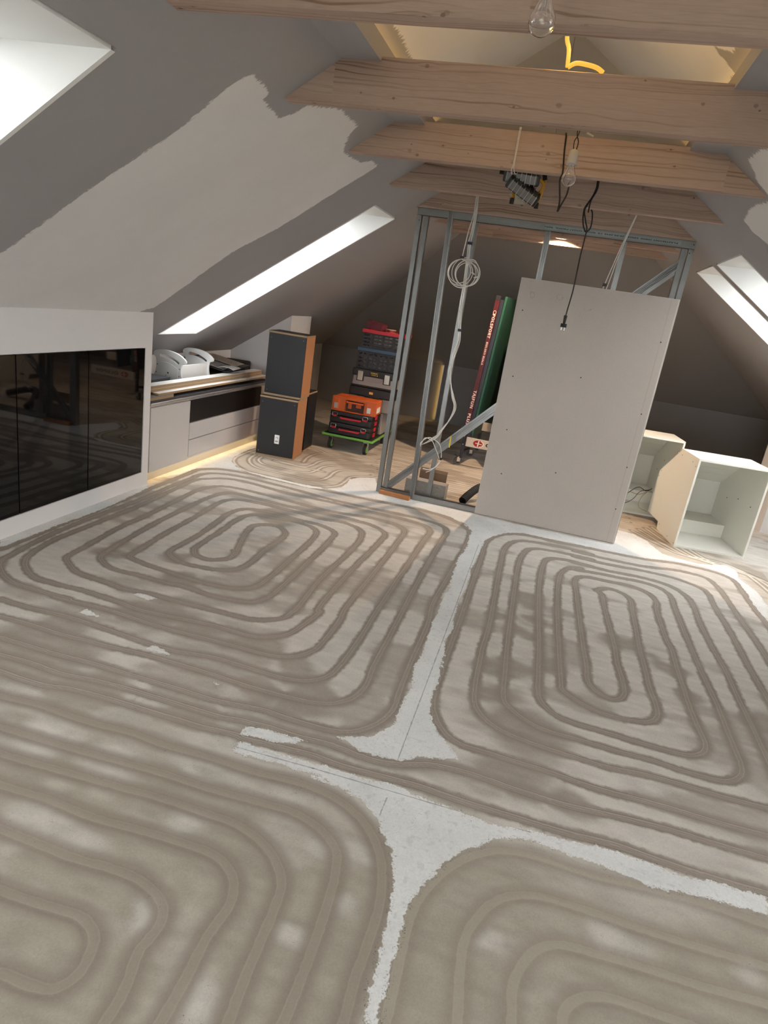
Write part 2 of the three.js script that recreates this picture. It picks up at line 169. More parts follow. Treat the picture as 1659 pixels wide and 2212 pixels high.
for (let i = 0; i < 6; i++) TRACK['G' + i] = [-1.5, -5.72 - i * 0.13, -1.1, -5.8 - i * 0.13, -0.6, -5.78 - i * 0.14, 0.1, -5.84 - i * 0.13, 0.7, -5.8 - i * 0.14];
for (let i = 0; i < 5; i++) TRACK['H' + i] = [1.0 + i * 0.07, -6.1 - i * 0.09, 1.18 + i * 0.06, -5.86 - i * 0.03, 1.36 + i * 0.07, -5.68 + i * 0.02, 1.66 + i * 0.05, -5.7 + i * 0.05, 1.8 + i * 0.06, -5.6 + i * 0.06, 1.95 + i * 0.08, -5.0, 1.97 + i * 0.09, -3.6];
const WHITES = [
  [-2.98,-3.04,-2.94,-4.48,-2.86,-4.35,-2.84,-4.34,-2.82,-4.12,-2.79,-3.83,-2.8,-3.5,-2.81,-3.34,-2.81,-3.15,-2.81,-2.87],
  [-2.97,-4.53,-2.97,-6.59,-2.81,-6.2,-2.83,-6.05,-2.8,-5.73,-2.74,-5.54,-2.63,-5.41,-2.46,-5.3,-2.17,-5.26,-1.84,-5.24,-1.71,-5.32,-1.61,-5.46,-1.61,-5.63,-1.63,-5.79,-1.58,-5.91,-1.44,-6.03,-1.46,-6.07,-1.27,-5.58,-0.41,-5.54,-0.05,-5.52,0.78,-5.52,0.79,-5.54,0.87,-6.01,1,-6,1.1,-5.87,1.16,-5.68,1.2,-5.59,1.32,-5.53,1.46,-5.52,1.59,-5.58,1.71,-5.66,1.78,-5.57,1.74,-5.37,1.79,-5.23,1.82,-5.13,1.82,-4.92,1.81,-4.79,1.74,-4.52,1.72,-4.75,1.73,-5.07,1.72,-5.28,1.66,-5.39,1.54,-5.46,1.41,-5.47,1.27,-5.45,1.03,-5.35,0.75,-5.33,0.47,-5.32,0.47,-5.33,0.23,-5.31,0.04,-5.3,-0.07,-5.22,-0.18,-5.05,-0.23,-4.88,-0.23,-4.66,-0.24,-4.42,-0.25,-4.24,-0.23,-3.89,-0.25,-3.75,-0.24,-3.39,-0.22,-3.3,-0.25,-3.13,-0.22,-3,-0.22,-2.84,-0.21,-2.98,-0.21,-2.69,-0.21,-2.55,-0.18,-2.42,-0.13,-2.33,-0.07,-2.27,-0.03,-2.21,-0.08,-2.19,-0.14,-2.17,-0.21,-2.15,-0.17,-2.16,-0.25,-2.1,-0.35,-2.09,-0.41,-2.09,-0.46,-2.12,-0.51,-2.13,-0.43,-2.17,-0.38,-2.2,-0.32,-2.32,-0.32,-2.47,-0.31,-2.61,-0.34,-2.8,-0.33,-2.96,-0.34,-3.26,-0.35,-3.74,-0.36,-3.65,-0.33,-3.82,-0.35,-3.97,-0.36,-4.39,-0.34,-4.67,-0.36,-5.05,-0.41,-5.18,-0.48,-5.26,-0.35,-5.04,-0.41,-5.17,-0.57,-5.31,-0.81,-5.37,-1.31,-5.34,-1.99,-5.31,-2.54,-5.32,-2.73,-5.25,-2.86,-5.1,-2.86,-4.84],
  [-0.86,-2.03,-0.85,-1.98,-0.76,-1.99,-0.69,-2,-0.61,-2.05,-0.72,-2.05,-0.79,-2.05],
  [-0.84,-1.94,-0.83,-1.88,-0.71,-1.88,-0.58,-1.89,-0.51,-1.9,-0.42,-1.87,-0.52,-1.88,-0.41,-1.87,-0.31,-1.84,-0.24,-1.77,-0.19,-1.69,-0.17,-1.68,-0.15,-1.62,-0.13,-1.55,-0.12,-1.48,-0.12,-1.39,-0.11,-1.32,-0.11,-1.22,-0.1,-1.13,-0.07,-1.15,-0.07,-1.21,-0.07,-1.3,-0.07,-1.4,-0.07,-1.5,-0.04,-1.59,-0,-1.68,0.06,-1.77,0.13,-1.84,0.22,-1.9,0.27,-1.91,0.34,-1.9,0.4,-1.89,0.51,-1.89,0.61,-1.87,0.66,-1.86,0.74,-1.88,0.88,-1.9,1.02,-1.9,1.04,-1.98,0.89,-1.98,0.78,-1.96,0.67,-1.97,0.55,-1.97,0.48,-1.97,0.36,-1.95,0.26,-1.95,0.16,-1.92,0.06,-1.93,-0.04,-1.94,-0.15,-1.94,-0.2,-1.96,-0.27,-1.96,-0.34,-1.95,-0.49,-1.95,-0.57,-1.94,-0.67,-1.94],
  [-1.5,-2.38,-1.51,-2.33,-1.36,-2.34],
  [-1.12,-2.25,-1.08,-2.23,-1.08,-2.21],
  [-1.87,-2.76,-1.84,-2.79,-1.74,-2.78,-1.77,-2.74],
  [-1.96,-2.51,-1.86,-2.48,-1.89,-2.47,-1.97,-2.46],
];
const FX0 = -3.1, FZ0 = -10.1, FS = 0.01, FW = 580, FH = 990;
const fDist = new Float32Array(FW * FH).fill(1), fSoft = new Float32Array(FW * FH), fWhite = new Float32Array(FW * FH).fill(-1);
for (const [name, flat] of Object.entries(TRACK)) {
  const pts = []; for (let i = 0; i < flat.length; i += 2) pts.push(new THREE.Vector3(flat[i], 0, flat[i + 1]));
  const c = new THREE.CatmullRomCurve3(pts, false, 'centripetal'), P = []; const n = pts.length * 6; for (let i = 0; i <= n; i++) P.push(c.getPoint(i / n));
  const soft = 'CD'.includes(name[0]) ? 1 : 'SFGH'.includes(name[0]) ? 2 : 0.0;
  for (let s = 0; s < n; s++) {
    const a = P[s], b = P[s + 1], R = 0.16, dx = b.x - a.x, dz = b.z - a.z, l2 = dx * dx + dz * dz || 1e-9;
    const i0 = Math.max(0, Math.floor((Math.min(a.x, b.x) - R - FX0) / FS)), i1 = Math.min(FW - 1, Math.ceil((Math.max(a.x, b.x) + R - FX0) / FS));
    const j0 = Math.max(0, Math.floor((Math.min(a.z, b.z) - R - FZ0) / FS)), j1 = Math.min(FH - 1, Math.ceil((Math.max(a.z, b.z) + R - FZ0) / FS));
    for (let j = j0; j <= j1; j++) for (let i = i0; i <= i1; i++) {
      const x = FX0 + i * FS, z = FZ0 + j * FS, t = Math.min(1, Math.max(0, ((x - a.x) * dx + (z - a.z) * dz) / l2)), d = Math.hypot(x - a.x - t * dx, z - a.z - t * dz), k = j * FW + i;
      if (d < fDist[k]) { fDist[k] = d; fSoft[k] = soft; }
    }
  }
}
for (const flat of WHITES) {                       // signed distance, positive inside the bare screed
  const n = flat.length / 2; let x0 = 9, x1 = -9, z0 = 9, z1 = -99; for (let i = 0; i < n; i++) { x0 = Math.min(x0, flat[2 * i]); x1 = Math.max(x1, flat[2 * i]); z0 = Math.min(z0, flat[2 * i + 1]); z1 = Math.max(z1, flat[2 * i + 1]); }
  for (let j = Math.max(0, Math.floor((z0 - 0.12 - FZ0) / FS)); j <= Math.min(FH - 1, (z1 + 0.12 - FZ0) / FS); j++) for (let i = Math.max(0, Math.floor((x0 - 0.12 - FX0) / FS)); i <= Math.min(FW - 1, (x1 + 0.12 - FX0) / FS); i++) {
    const x = FX0 + i * FS, z = FZ0 + j * FS; let d = 1, ins = false;
    for (let a = 0, b = n - 1; a < n; b = a++) {
      const ax = flat[2 * a], az = flat[2 * a + 1], bx = flat[2 * b], bz = flat[2 * b + 1], dx = bx - ax, dz = bz - az, t = Math.min(1, Math.max(0, ((x - ax) * dx + (z - az) * dz) / (dx * dx + dz * dz || 1e-9)));
      d = Math.min(d, (x - ax - t * dx) ** 2 + (z - az - t * dz) ** 2);
      if ((az > z) !== (bz > z) && x < (bx - ax) * (z - az) / (bz - az) + ax) ins = !ins;
    }
    const k = j * FW + i, sd = ins ? Math.sqrt(d) : -Math.sqrt(d); if (sd > fWhite[k]) fWhite[k] = sd;
  }
}
function grid(F, x, z) { let u = (x - FX0) / FS, v = (z - FZ0) / FS; u = Math.max(0, Math.min(FW - 1.001, u)); v = Math.max(0, Math.min(FH - 1.001, v)); const i = u | 0, j = v | 0, a = u - i, b = v - j, k = j * FW + i; return (F[k] * (1 - a) + F[k + 1] * a) * (1 - b) + (F[k + FW] * (1 - a) + F[k + FW + 1] * a) * b; }
// patches of compound that are still damp, and patches that have dried: x, z, radius
const DAMP = [-1.66, -2.61, 0.2, -1.4, -2.55, 0.16, -0.84, -2.52, 0.15, -0.7, -2.42, 0.12, -1.1, -2.58, 0.16, -0.72, -2.3, 0.12, -0.92, -2.28, 0.14, -1.78, -4.43, 0.16, -1.7, -4.3, 0.12, -1.93, -2.29, 0.14, 0.05, -3.01, 0.13, 0.12, -3.05, 0.14, -0.04, -3.58, 0.09, 0.19, -3.93, 0.16, 0.22, -3.7, 0.12, 0.14, -3.45, 0.1, 0.29, -3.19, 0.13, 0.68, -3.62, 0.16, 0.08, -2.75, 0.14, 0.21, -2.52, 0.2, 0.17, -2.25, 0.16, 0.4, -2.2, 0.12, 1.04, -3.25, 0.11, 1.32, -3.14, 0.14, 0.95, -3.5, 0.12, -1.03, -1.97, 0.16, -1.16, -1.53, 0.16, -1.9, -2.05, 0.3, -1.5, -1.95, 0.22, -1.75, -3.0, 0.14, -1.95, -3.3, 0.12, -2.3, -3.1, 0.12];
const DRY = [-1.26, -1.35, 0.14, -1.09, -1.33, 0.12, -0.75, -1.24, 0.06, -0.8, -1.55, 0.1, -1.44, -1.68, 0.12, -1.16, -1.65, 0.14, -0.31, -1.42, 0.06, -0.36, -1.28, 0.06, -0.33, -1.6, 0.09, -0.49, -1.05, 0.07, -0.92, -1.85, 0.12, 0.52, -1.6, 0.09, 0.16, -1.52, 0.05, 0.88, -1.64, 0.08, -0.95, -1.72, 0.09, -0.85, -1.72, 0.05];
const CRACKS = [[-0.262, -4.75, -0.252, -2.11], [-0.84, -1.905, -0.53, -1.92], [-0.53, -1.92, 0.26, -1.94], [-0.24, -1.89, -0.242, -1.8]];
const cDry = [0.56, 0.52, 0.466], cBand = [0.222, 0.184, 0.148], cDamp = [0.325, 0.29, 0.229], cScreed = [0.72, 0.72, 0.7];
const DF = 0.02, DW = 290, DHt = 495, fDamp = new Float32Array(DW * DHt);
for (let j = 0; j < DHt; j++) for (let i = 0; i < DW; i++) {
  const x = FX0 + i * DF, z = FZ0 + j * DF; let m = sstep(-2.15, -1.62, z + 0.12 * (fbm(x * 3, z * 3) - 0.5) * 4) * 0.92;
  const wx = x + 0.22 * (fbm(x * 4 + 3, z * 4) - 0.5), wz = z + 0.22 * (fbm(x * 4 + 40, z * 4 + 9) - 0.5);
  for (let k = 0; k < DAMP.length; k += 3) m = Math.max(m, sstep(1.25, 0.6, Math.hypot(wx - DAMP[k], (wz - DAMP[k + 1]) * 1.25) / DAMP[k + 2]) * 0.85);
  for (let k = 0; k < DRY.length; k += 3) m = Math.min(m, 1 - sstep(1.4, 0.3, Math.hypot(wx - DRY[k], (wz - DRY[k + 1]) * 1.4) / DRY[k + 2]) * 0.78);
  if (z < -1.95) m = Math.max(m, sstep(0.5, 0.68, fbm(x * 2.6 + 11, z * 5.2 + 4)) * 0.6); else m -= sstep(0.56, 0.7, fbm(x * 4.2 + 60, z * 7 + 3)) * 0.28 * (x < -0.1 ? 1 : 0.4); fDamp[j * DW + i] = m;
}
function damp(x, z) { let u = (x - FX0) / DF, v = (z - FZ0) / DF; u = Math.max(0, Math.min(DW - 1.001, u)); v = Math.max(0, Math.min(DHt - 1.001, v)); const i = u | 0, j = v | 0, a = u - i, b = v - j, k = j * DW + i; return (fDamp[k] * (1 - a) + fDamp[k + 1] * a) * (1 - b) + (fDamp[k + DW] * (1 - a) + fDamp[k + DW + 1] * a) * b; }
const out3 = [0, 0, 0];
function floorColor(x, z) {
  const n1 = fbm(x * 9, z * 9), n2 = noise(x * 55, z * 55), n3 = noise(x * 210, z * 210), n4 = noise(x * 500 + 9, z * 500);
  const near = z > -5.7, d0 = grid(fDist, x, z), soft = grid(fSoft, x, z);
  const dm = damp(x, z), rag = (n2 - 0.5) * 0.007 + (n1 - 0.5) * 0.014 + (n3 - 0.5) * 0.006;
  let r, g, b;
  const dry = 0.92 + 0.16 * (noise(x * 14 + 5, z * 40) - 0.5) + 0.1 * (n1 - 0.5) + 0.05 * (n3 - 0.5) + 0.04 * (n4 - 0.5);
  const wz = sstep(-1.95, -2.25, z), dr = lerp(cDry[0], lerp(cDamp[0], 0.3, wz), dm) * dry, dg = lerp(cDry[1], lerp(cDamp[1], 0.252, wz), dm) * dry, db = lerp(cDry[2], lerp(cDamp[2], 0.208, wz), dm) * dry;
  if (soft > 1.5) {                                // old loops at the far end: pale lines with a thin dark rim
    const l = sstep(0.014, 0.006, d0), rim = sstep(0.03, 0.018, Math.abs(d0 - 0.022) + 0.012); const base = 1.0 - 0.14 * n1;
    r = dr * base; g = dg * base * 0.95; b = db * base * 0.88; const k = 1 + 0.3 * l - 0.36 * rim; r *= k; g *= k; b *= k;
  } else {
    const w = 0.028 + 0.012 * dm + rag, e = 0.009 + 0.018 * dm, isC = x < -0.11 ? 1 : 0;
    const band = soft > 0.5 ? sstep(0.058 + rag, 0.016, d0) * (isC ? 0.85 : 0.55) : sstep(w + e, w - e, d0) * (0.95 - 0.25 * dm);
    r = lerp(dr, cBand[0], band); g = lerp(dg, cBand[1], band); b = lerp(db, cBand[2], band);
    if (soft > 0.5) { const q = d0 + (n2 - 0.5) * 0.003, k = sstep(0.0145, 0.0105, q) * (isC ? 0.3 : 0.6) + sstep(0.003, 0.001, Math.abs(q - 0.0125)) * 0.3 * (0.4 + n1); r = lerp(r, cDamp[0] * 1.06, k); g = lerp(g, cDamp[1] * 1.06, k); b = lerp(b, cDamp[2] * 1.06, k); }
    else { const q = d0 + (n2 - 0.5) * 0.003, k = sstep(0.012, 0.008, q) * 0.26 + sstep(0.003, 0.001, Math.abs(q - 0.0085)) * 0.22 - sstep(0.0025, 0.001, Math.abs(q - 0.0045)) * 0.18; r = lerp(r, 0.42, k); g = lerp(g, 0.375, k); b = lerp(b, 0.32, k); }
  }
  const grit = 1 + 0.07 * (n4 - 0.5) + 0.06 * (n3 - 0.5); r *= grit; g *= grit; b *= grit;
  const sw = grid(fWhite, x, z), sw2 = sw + (n2 - 0.5) * 0.014 + (n3 - 0.5) * 0.008 + (n1 - 0.5) * 0.014, ww = sstep(-0.002, 0.003, sw2);
  if (ww > 0) {
    let s = 0.88 + 0.16 * (n1 - 0.5) + 0.1 * (n3 - 0.5) + 0.14 * (noise(x * 3, z * 3) - 0.5); if (noise(x * 70 + 3, z * 70) > 0.83) s *= 0.9;
    for (const [x0, z0, x1, z1] of CRACKS) { const dx = x1 - x0, dz = z1 - z0, t = ((x - x0) * dx + (z - z0) * dz) / (dx * dx + dz * dz); if (t > -0.01 && t < 1.01) { const d = Math.abs((x - x0) * dz - (z - z0) * dx) / Math.hypot(dx, dz) + (n2 - 0.5) * 0.002; if (d < 0.0022) s *= 0.55; } }
    r = lerp(r, cScreed[0] * s, ww); g = lerp(g, cScreed[1] * s, ww); b = lerp(b, cScreed[2] * s, ww);
  }
  if (Math.abs(sw2) < 0.012 && near && n4 > 0.8 && n2 > 0.45) { r *= 0.42; g *= 0.42; b *= 0.42; }     // grit left along the torn edges
  else if (dm > 0.25 && dm < 0.5 && n4 > 0.9 && n2 > 0.62) { r *= 0.45; g *= 0.45; b *= 0.45; }
  out3[0] = r; out3[1] = g; out3[2] = b; return out3;
}
function floorHeight(x, z) {
  const d0 = grid(fDist, x, z), soft = grid(fSoft, x, z), sw = grid(fWhite, x, z), q = d0 / (soft > 0.5 ? 0.02 : 0.014);
  let h = 0.5 + 0.12 * (fbm(x * 60, z * 60) - 0.5) + 0.18 * (fbm(x * 7, z * 7) - 0.5);
  if (q < 2) h += (soft > 0.5 ? 0.16 * Math.cos(q * 3.6) : 0.2 * Math.cos(q * 7.5) - 0.14) * sstep(2, 0.9, q);
  h += 0.28 * (1 - sstep(-0.01, 0.006, sw)) - 0.14; return Math.min(1, Math.max(0, h));
}
const FLOOR_TILES = [[-3, -0.5, -3.2, -0.7], [-0.5, 2, -3.2, -0.7], [-3, -0.5, -5.7, -3.2], [-0.5, 2, -5.7, -3.2], [-3.1, 2.6, -10.1, -5.7]];
const floor = new THREE.Group(); floor.name = 'floor'; floor.userData.kind = 'structure'; scene.add(floor);
function floorPlate(x0, x1, z0, z1, mat) { const g = box(x1 - x0, 0.2, z1 - z0, (x0 + x1) / 2, -0.1, (z0 + z1) / 2), p = g.attributes.position, uv = g.attributes.uv; for (let i = 0; i < p.count; i++) uv.setXY(i, (p.getX(i) - x0) / (x1 - x0), (p.getZ(i) - z0) / (z1 - z0)); return struct('screed', g, mat, floor); }
for (const [x0, x1, z0, z1] of FLOOR_TILES) {
  const N = 2048, B = 1024;
  const map = dataTex(N, N, (i, j) => floorColor(x0 + (i + 0.5) / N * (x1 - x0), z0 + (j + 0.5) / N * (z1 - z0)), true, THREE.ClampToEdgeWrapping);
  const bump = dataTex(B, B, (i, j) => { const h = floorHeight(x0 + (i + 0.5) / B * (x1 - x0), z0 + (j + 0.5) / B * (z1 - z0)); return [h, h, h]; }, false, THREE.ClampToEdgeWrapping);
  floorPlate(x0, x1, z0, z1, M(0xffffff, 0.8, { map, bumpMap: bump, bumpScale: 0.0028 }));
}
const mPlainFloor = M(lin(0.42, 0.38, 0.33), 0.85);
for (const [a, b, c, d] of [[2, 3.3, -5.7, 3.2], [-3, 2, -0.7, 3.2], [2.6, 3.3, -10.1, -5.7], [-3.8, -3, -5.7, 3.2], [-3.8, -3.1, -10.1, -5.7]]) floorPlate(a, b, c, d, mPlainFloor);

// ------------------------------------------------------------------ the roof: two slopes, a hipped back slope, roof windows
const XC = -0.2635, SLOPE = 0.6845, RIDGE = 3.124, BX = 1.0635, BY = 2.396, EAVE_X = 3.3;       // distances from the ridge line
const yAt = (x) => RIDGE - SLOPE * Math.abs(x - XC), xAt = (y, s) => XC + s * (RIDGE - y) / SLOPE, ANG = Math.atan(SLOPE);
const WIN = [[-1, -2.04, -1.3, -1.52, -2.72], [-1, -5.553, -4.963, -1.49, -3.2], [1, -5.63, -4.94, 0.995, 2.67], [1, -6.4, -5.78, 0.992, 2.67], [1, -2.04, -1.3, 0.995, 2.2], [-1, 0.3, 1.0, -1.52, -2.72], [1, 0.3, 1.0, 0.995, 2.2]];
function paintTex(polys, fill) {                   // grey primer with patches rolled white, ragged at the edges: z -5..0 by y 0.8..3.2
  const W = 2048, H = 1024; return dataTex(W, H, (i, j) => {
    const z = -5 + 5 * (i + 0.5) / W, y = 0.8 + 2.4 * (j + 0.5) / H; let best = -1;
    for (const P of polys) { let ins = false, d = 1; for (let a = 0, b = P.length - 1; a < P.length; b = a++) { const [ax, ay] = P[a], [bx, by] = P[b], dx = bx - ax, dy = by - ay, t = Math.min(1, Math.max(0, ((z - ax) * dx + (y - ay) * dy) / (dx * dx + dy * dy))); d = Math.min(d, Math.hypot(z - ax - t * dx, (y - ay - t * dy) * 1.7)); if ((ay > y) !== (by > y) && z < (bx - ax) * (y - ay) / (by - ay) + ax) ins = !ins; } best = Math.max(best, ins ? d : -d); }
    const e = best + 0.015 * (noise(z * 130, y * 35) - 0.5) + 0.009 * (noise(z * 18 + 9, y * 22) - 0.5) + 0.012 * (noise(z * 220 + 9, y * 160) - 0.5), k = sstep(-0.005, 0.005, e), m = 0.98 + 0.05 * (fbm(z * 5, y * 6) - 0.5), p = 1 + 0.05 * (noise(z * 3, y * 3) - 0.5);
    return [lerp(GREY.r, WHITE.r, k) * m * p, lerp(GREY.g, WHITE.g, k) * m * p, lerp(GREY.b, WHITE.b, k) * m * p];
  }, true, THREE.ClampToEdgeWrapping);
}
const loftL = [[-4.2, 2.69], [-3.3, 2.685], [-3.0, 2.692], [-2.9, 2.69], [-2.4, 2.69], [0.2, 2.69], [0.2, 3.3], [-4.2, 3.3]];
const loftR = [[-4.2, 2.66], [-3.5, 2.67], [-3.2, 2.655], [-3.08, 2.66], [-3.04, 2.73], [-2.97, 2.69], [-2.9, 2.69], [0.2, 2.69], [0.2, 3.3], [-4.2, 3.3]];
const texL = paintTex([[[-2.61, 1.2], [-2.6, 1.75], [-2.6, 1.87], [-2.61, 2.03], [-2.63, 2.13], [-2.62, 2.24], [-2.59, 2.33], [-2.62, 2.39], [-2.67, 2.39], [-2.73, 2.39], [-2.8, 2.38], [-2.82, 2.36], [-2.91, 2.35], [-3.04, 2.35], [-3.07, 2.38], [-3.08, 2.42], [-3.31, 2.47], [-3.58, 2.47], [-3.62, 2.43], [-3.77, 2.38], [-4.05, 2.39], [-4.12, 2.42], [-4.26, 2.42], [-4.26, 2.2], [-4.27, 1.99], [-4.2, 1.8], [-4.31, 1.46], [-4.33, 1.36], [-4.24, 1.33], [-4.24, 1.2]], loftL]);
const texR = paintTex([[[-3.3, 2.49], [-3.49, 2.5], [-3.63, 2.5], [-3.67, 2.47], [-3.74, 2.44], [-3.78, 2.37], [-3.76, 1.2], [-2.6, 1.2], [-2.6, 2.45]], [[-3.84, 2.38], [-3.98, 2.39], [-4.14, 2.39], [-4.35, 2.37], [-4.38, 2.32], [-4.35, 2.28], [-4.33, 2.2], [-4.33, 1.2], [-3.88, 1.2], [-3.82, 2.3]], loftR]);
const mSlopeL = M(0xffffff, 0.9, { map: texL }), mSlopeR = M(0xffffff, 0.9, { map: texR });
const RT = 0.3;                                    // roof build-up, along the slope's normal
function slopePoint(s, x, z, off) { const nx = s * Math.sin(ANG), ny = Math.cos(ANG); return new THREE.Vector3(x + nx * off, yAt(x) + ny * off, z); }
// the shape is drawn in (z, distance down from the ridge) and laid on the slope
function layOnSlope(g, s, off) {
  const p = g.attributes.position, uv = g.attributes.uv, v = new THREE.Vector3();
  for (let i = 0; i < p.count; i++) { const z = p.getX(i), v2 = p.getY(i), t = p.getZ(i), x = XC + s * v2 * Math.cos(ANG); v.copy(slopePoint(s, x, z, off + t)); p.setXYZ(i, v.x, v.y, v.z); uv.setXY(i, (z + 5) / 5, (yAt(x) - 0.8) / 2.4); }
  if (s > 0) { const n = g.index ? g.toNonIndexed() : g, q = n.attributes.position, w = n.attributes.uv; for (let i = 0; i < q.count; i += 3) { for (const [A, k] of [[q, 3], [w, 2]]) for (let c = 0; c < k; c++) { const t = A.array[(i + 1) * k + c]; A.array[(i + 1) * k + c] = A.array[(i + 2) * k + c]; A.array[(i + 2) * k + c] = t; } } n.computeVertexNormals(); return n; }
  const n = g.index ? g.toNonIndexed() : g; n.computeVertexNormals(); return n;
}
const HIPZ = (y) => -10 + (y - 0.87) / SLOPE * 1.102;       // the back slope
for (const s of [-1, 1]) {
  const dist = (x) => Math.abs(x - XC) / Math.cos(ANG), eave = EAVE_X / Math.cos(ANG);
  const yE = RIDGE - SLOPE * EAVE_X, outline = [[3.2, 0], [-10.2, 0], [-10.2, eave], [3.2, eave]];
  const inner = shapeOf(outline), outer = shapeOf(outline);
  for (const [ws, z0, z1, xt, xb] of WIN) if (ws === s) {
    inner.holes.push(holeOf([[z0 - 0.012, dist(xt) - 0.012], [z1 + 0.012, dist(xt) - 0.012], [z1 + 0.012, dist(xb) + 0.012], [z0 - 0.012, dist(xb) + 0.012]]));
    const [a, b] = glassEdge(s, xt, xb); outer.holes.push(holeOf([[z0 + 0.02, a], [z1 - 0.02, a], [z1 - 0.02, b], [z0 + 0.02, b]]));
  }
  const c = struct(s < 0 ? 'ceiling_left' : 'ceiling_right', layOnSlope(extr(inner, 0.015), s, 0), s < 0 ? mSlopeL : mSlopeR);
  struct(s < 0 ? 'roof_left' : 'roof_right', layOnSlope(extr(outer, 0.02), s, RT), mGrey);
}
function glassEdge(s, xt, xb) {                    // level head, upright sill: where the reveals meet the outer skin (distance down the slope)
  const c = Math.cos(ANG), t = Math.tan(ANG), d0 = Math.abs(xt - XC) / c, d1 = Math.abs(xb - XC) / c;
  return [d0 + RT / t * 1.0, d1 - RT * t * 1.0].map((d, i) => i ? d1 + RT * 0 - RT * t : d0 + RT / t);
}
WIN.forEach(([s, z0, z1, xt, xb], i) => {
  const w = new THREE.Group(); w.name = `window_${i + 1}`; w.userData.kind = 'structure'; scene.add(w);
  const [a, b] = glassEdge(s, xt, xb), C = Math.cos(ANG), at = (d, off, z) => slopePoint(s, XC + s * d * C, z, off), d0 = Math.abs(xt - XC) / C, d1 = Math.abs(xb - XC) / C;
  const quad = (p, q, r, t) => { const g = new THREE.BufferGeometry().setFromPoints([p, q, r, p, r, t]); g.setAttribute('uv', new THREE.Float32BufferAttribute([0, 0, 1, 0, 1, 1, 0, 0, 1, 1, 0, 1], 2)); g.computeVertexNormals(); return g; };
  const slab = (p, q, r, t, n) => { const k = n.clone().multiplyScalar(0.02), P = [p, q, r, t], Q = P.map((v) => v.clone().add(k)); return [quad(...P), quad(Q[3], Q[2], Q[1], Q[0]), ...P.map((_, m) => quad(P[m], Q[m], Q[(m + 1) % 4], P[(m + 1) % 4]))]; };
  const O = RT + 0.01;
  struct('reveal', slab(at(d0, -0.0015, z0), at(d0, -0.0015, z1), at(a, O, z1), at(a, O, z0), new THREE.Vector3(0, 1, 0)), mReveal, w);
  struct('reveal', slab(at(d1, -0.0015, z1), at(d1, -0.0015, z0), at(b, O, z0), at(b, O, z1), new THREE.Vector3(s, 0, 0)), mReveal, w);
  struct('reveal', slab(at(d1, -0.0015, z0), at(d0, -0.0015, z0), at(a, O, z0), at(b, O, z0), new THREE.Vector3(0, 0, -1)), mReveal, w);
  struct('reveal', slab(at(d0, -0.0015, z1), at(d1, -0.0015, z1), at(b, O, z1), at(a, O, z1), new THREE.Vector3(0, 0, 1)), mReveal, w);
  const fr = shapeOf([[z0 - 0.02, a - 0.02], [z1 + 0.02, a - 0.02], [z1 + 0.02, b + 0.02], [z0 - 0.02, b + 0.02]]); fr.holes.push(holeOf([[z0 + 0.05, a + 0.05], [z1 - 0.05, a + 0.05], [z1 - 0.05, b - 0.05], [z0 + 0.05, b - 0.05]]));
  struct('window_frame', layOnSlope(extr(fr, 0.06), s, RT + 0.022), mWhitePlastic, w);
  struct('pane', layOnSlope(extr(shapeOf([[z0 + 0.05, a + 0.05], [z1 - 0.05, a + 0.05], [z1 - 0.05, b - 0.05], [z0 + 0.05, b - 0.05]]), 0.004), s, RT + 0.05), mPane, w);
});
struct('ground', new THREE.BoxGeometry(240, 0.2, 240).translate(0, -5.2, 0), M(lin(0.16, 0.17, 0.13), 0.95));
// back hip slope and knee walls
const quad3 = (P) => { const g = new THREE.BufferGeometry().setFromPoints(P.flatMap((_, i) => i > 1 ? [V(P[0]), V(P[i - 1]), V(P[i])] : [])); g.setAttribute('uv', new THREE.Float32BufferAttribute(new Float32Array(g.attributes.position.count * 2), 2)); g.computeVertexNormals(); return g; };
function prism(P, n) { const Q = P.map((p) => [p[0] + n[0], p[1] + n[1], p[2] + n[2]]); return merge([quad3(P), quad3([...Q].reverse()), ...P.map((p, i) => { const j = (i + 1) % P.length; return quad3([p, Q[i], Q[j], P[j]]); })]); }
const xe = xAt(0.87, 1);
struct('ceiling_back', prism([[-(xe - XC) + XC, 0.87, -10], [xe, 0.87, -10], [XC, RIDGE, HIPZ(RIDGE)]], [0, 0.1, -0.1]), mBackShadeGrey);
struct('wall_back', boxB(-3.7, 3.3, 0, 0.95, -10.15, -10), mBackShadeGrey);
struct('wall_front', [boxB(-3.8, -1.75, 0, 3.3, 3.0, 3.15), boxB(1.25, 3.3, 0, 3.3, 3.0, 3.15), boxB(-1.75, 1.25, 0, 0.55, 3.0, 3.15), boxB(-1.75, 1.25, 2.1, 3.3, 3.0, 3.15)], mWhiteWall);
{ // gable window behind the viewer, which lights the beams and the plasterboard from the front
  const w = new THREE.Group(); w.name = 'window_8'; w.userData.kind = 'structure'; scene.add(w);
  struct('window_frame', [boxB(-1.75, 1.25, 0.55, 0.62, 3.04, 3.11), boxB(-1.75, 1.25, 2.03, 2.1, 3.04, 3.11), boxB(-1.75, -1.68, 0.62, 2.03, 3.04, 3.11), boxB(1.18, 1.25, 0.62, 2.03, 3.04, 3.11), boxB(-0.29, -0.21, 0.62, 2.03, 3.04, 3.11)], mWhitePlastic, w);
  for (const [a, b] of [[-1.68, -0.29], [-0.21, 1.18]]) struct('pane', boxB(a, b, 0.62, 2.03, 3.07, 3.076), mPane, w);
}
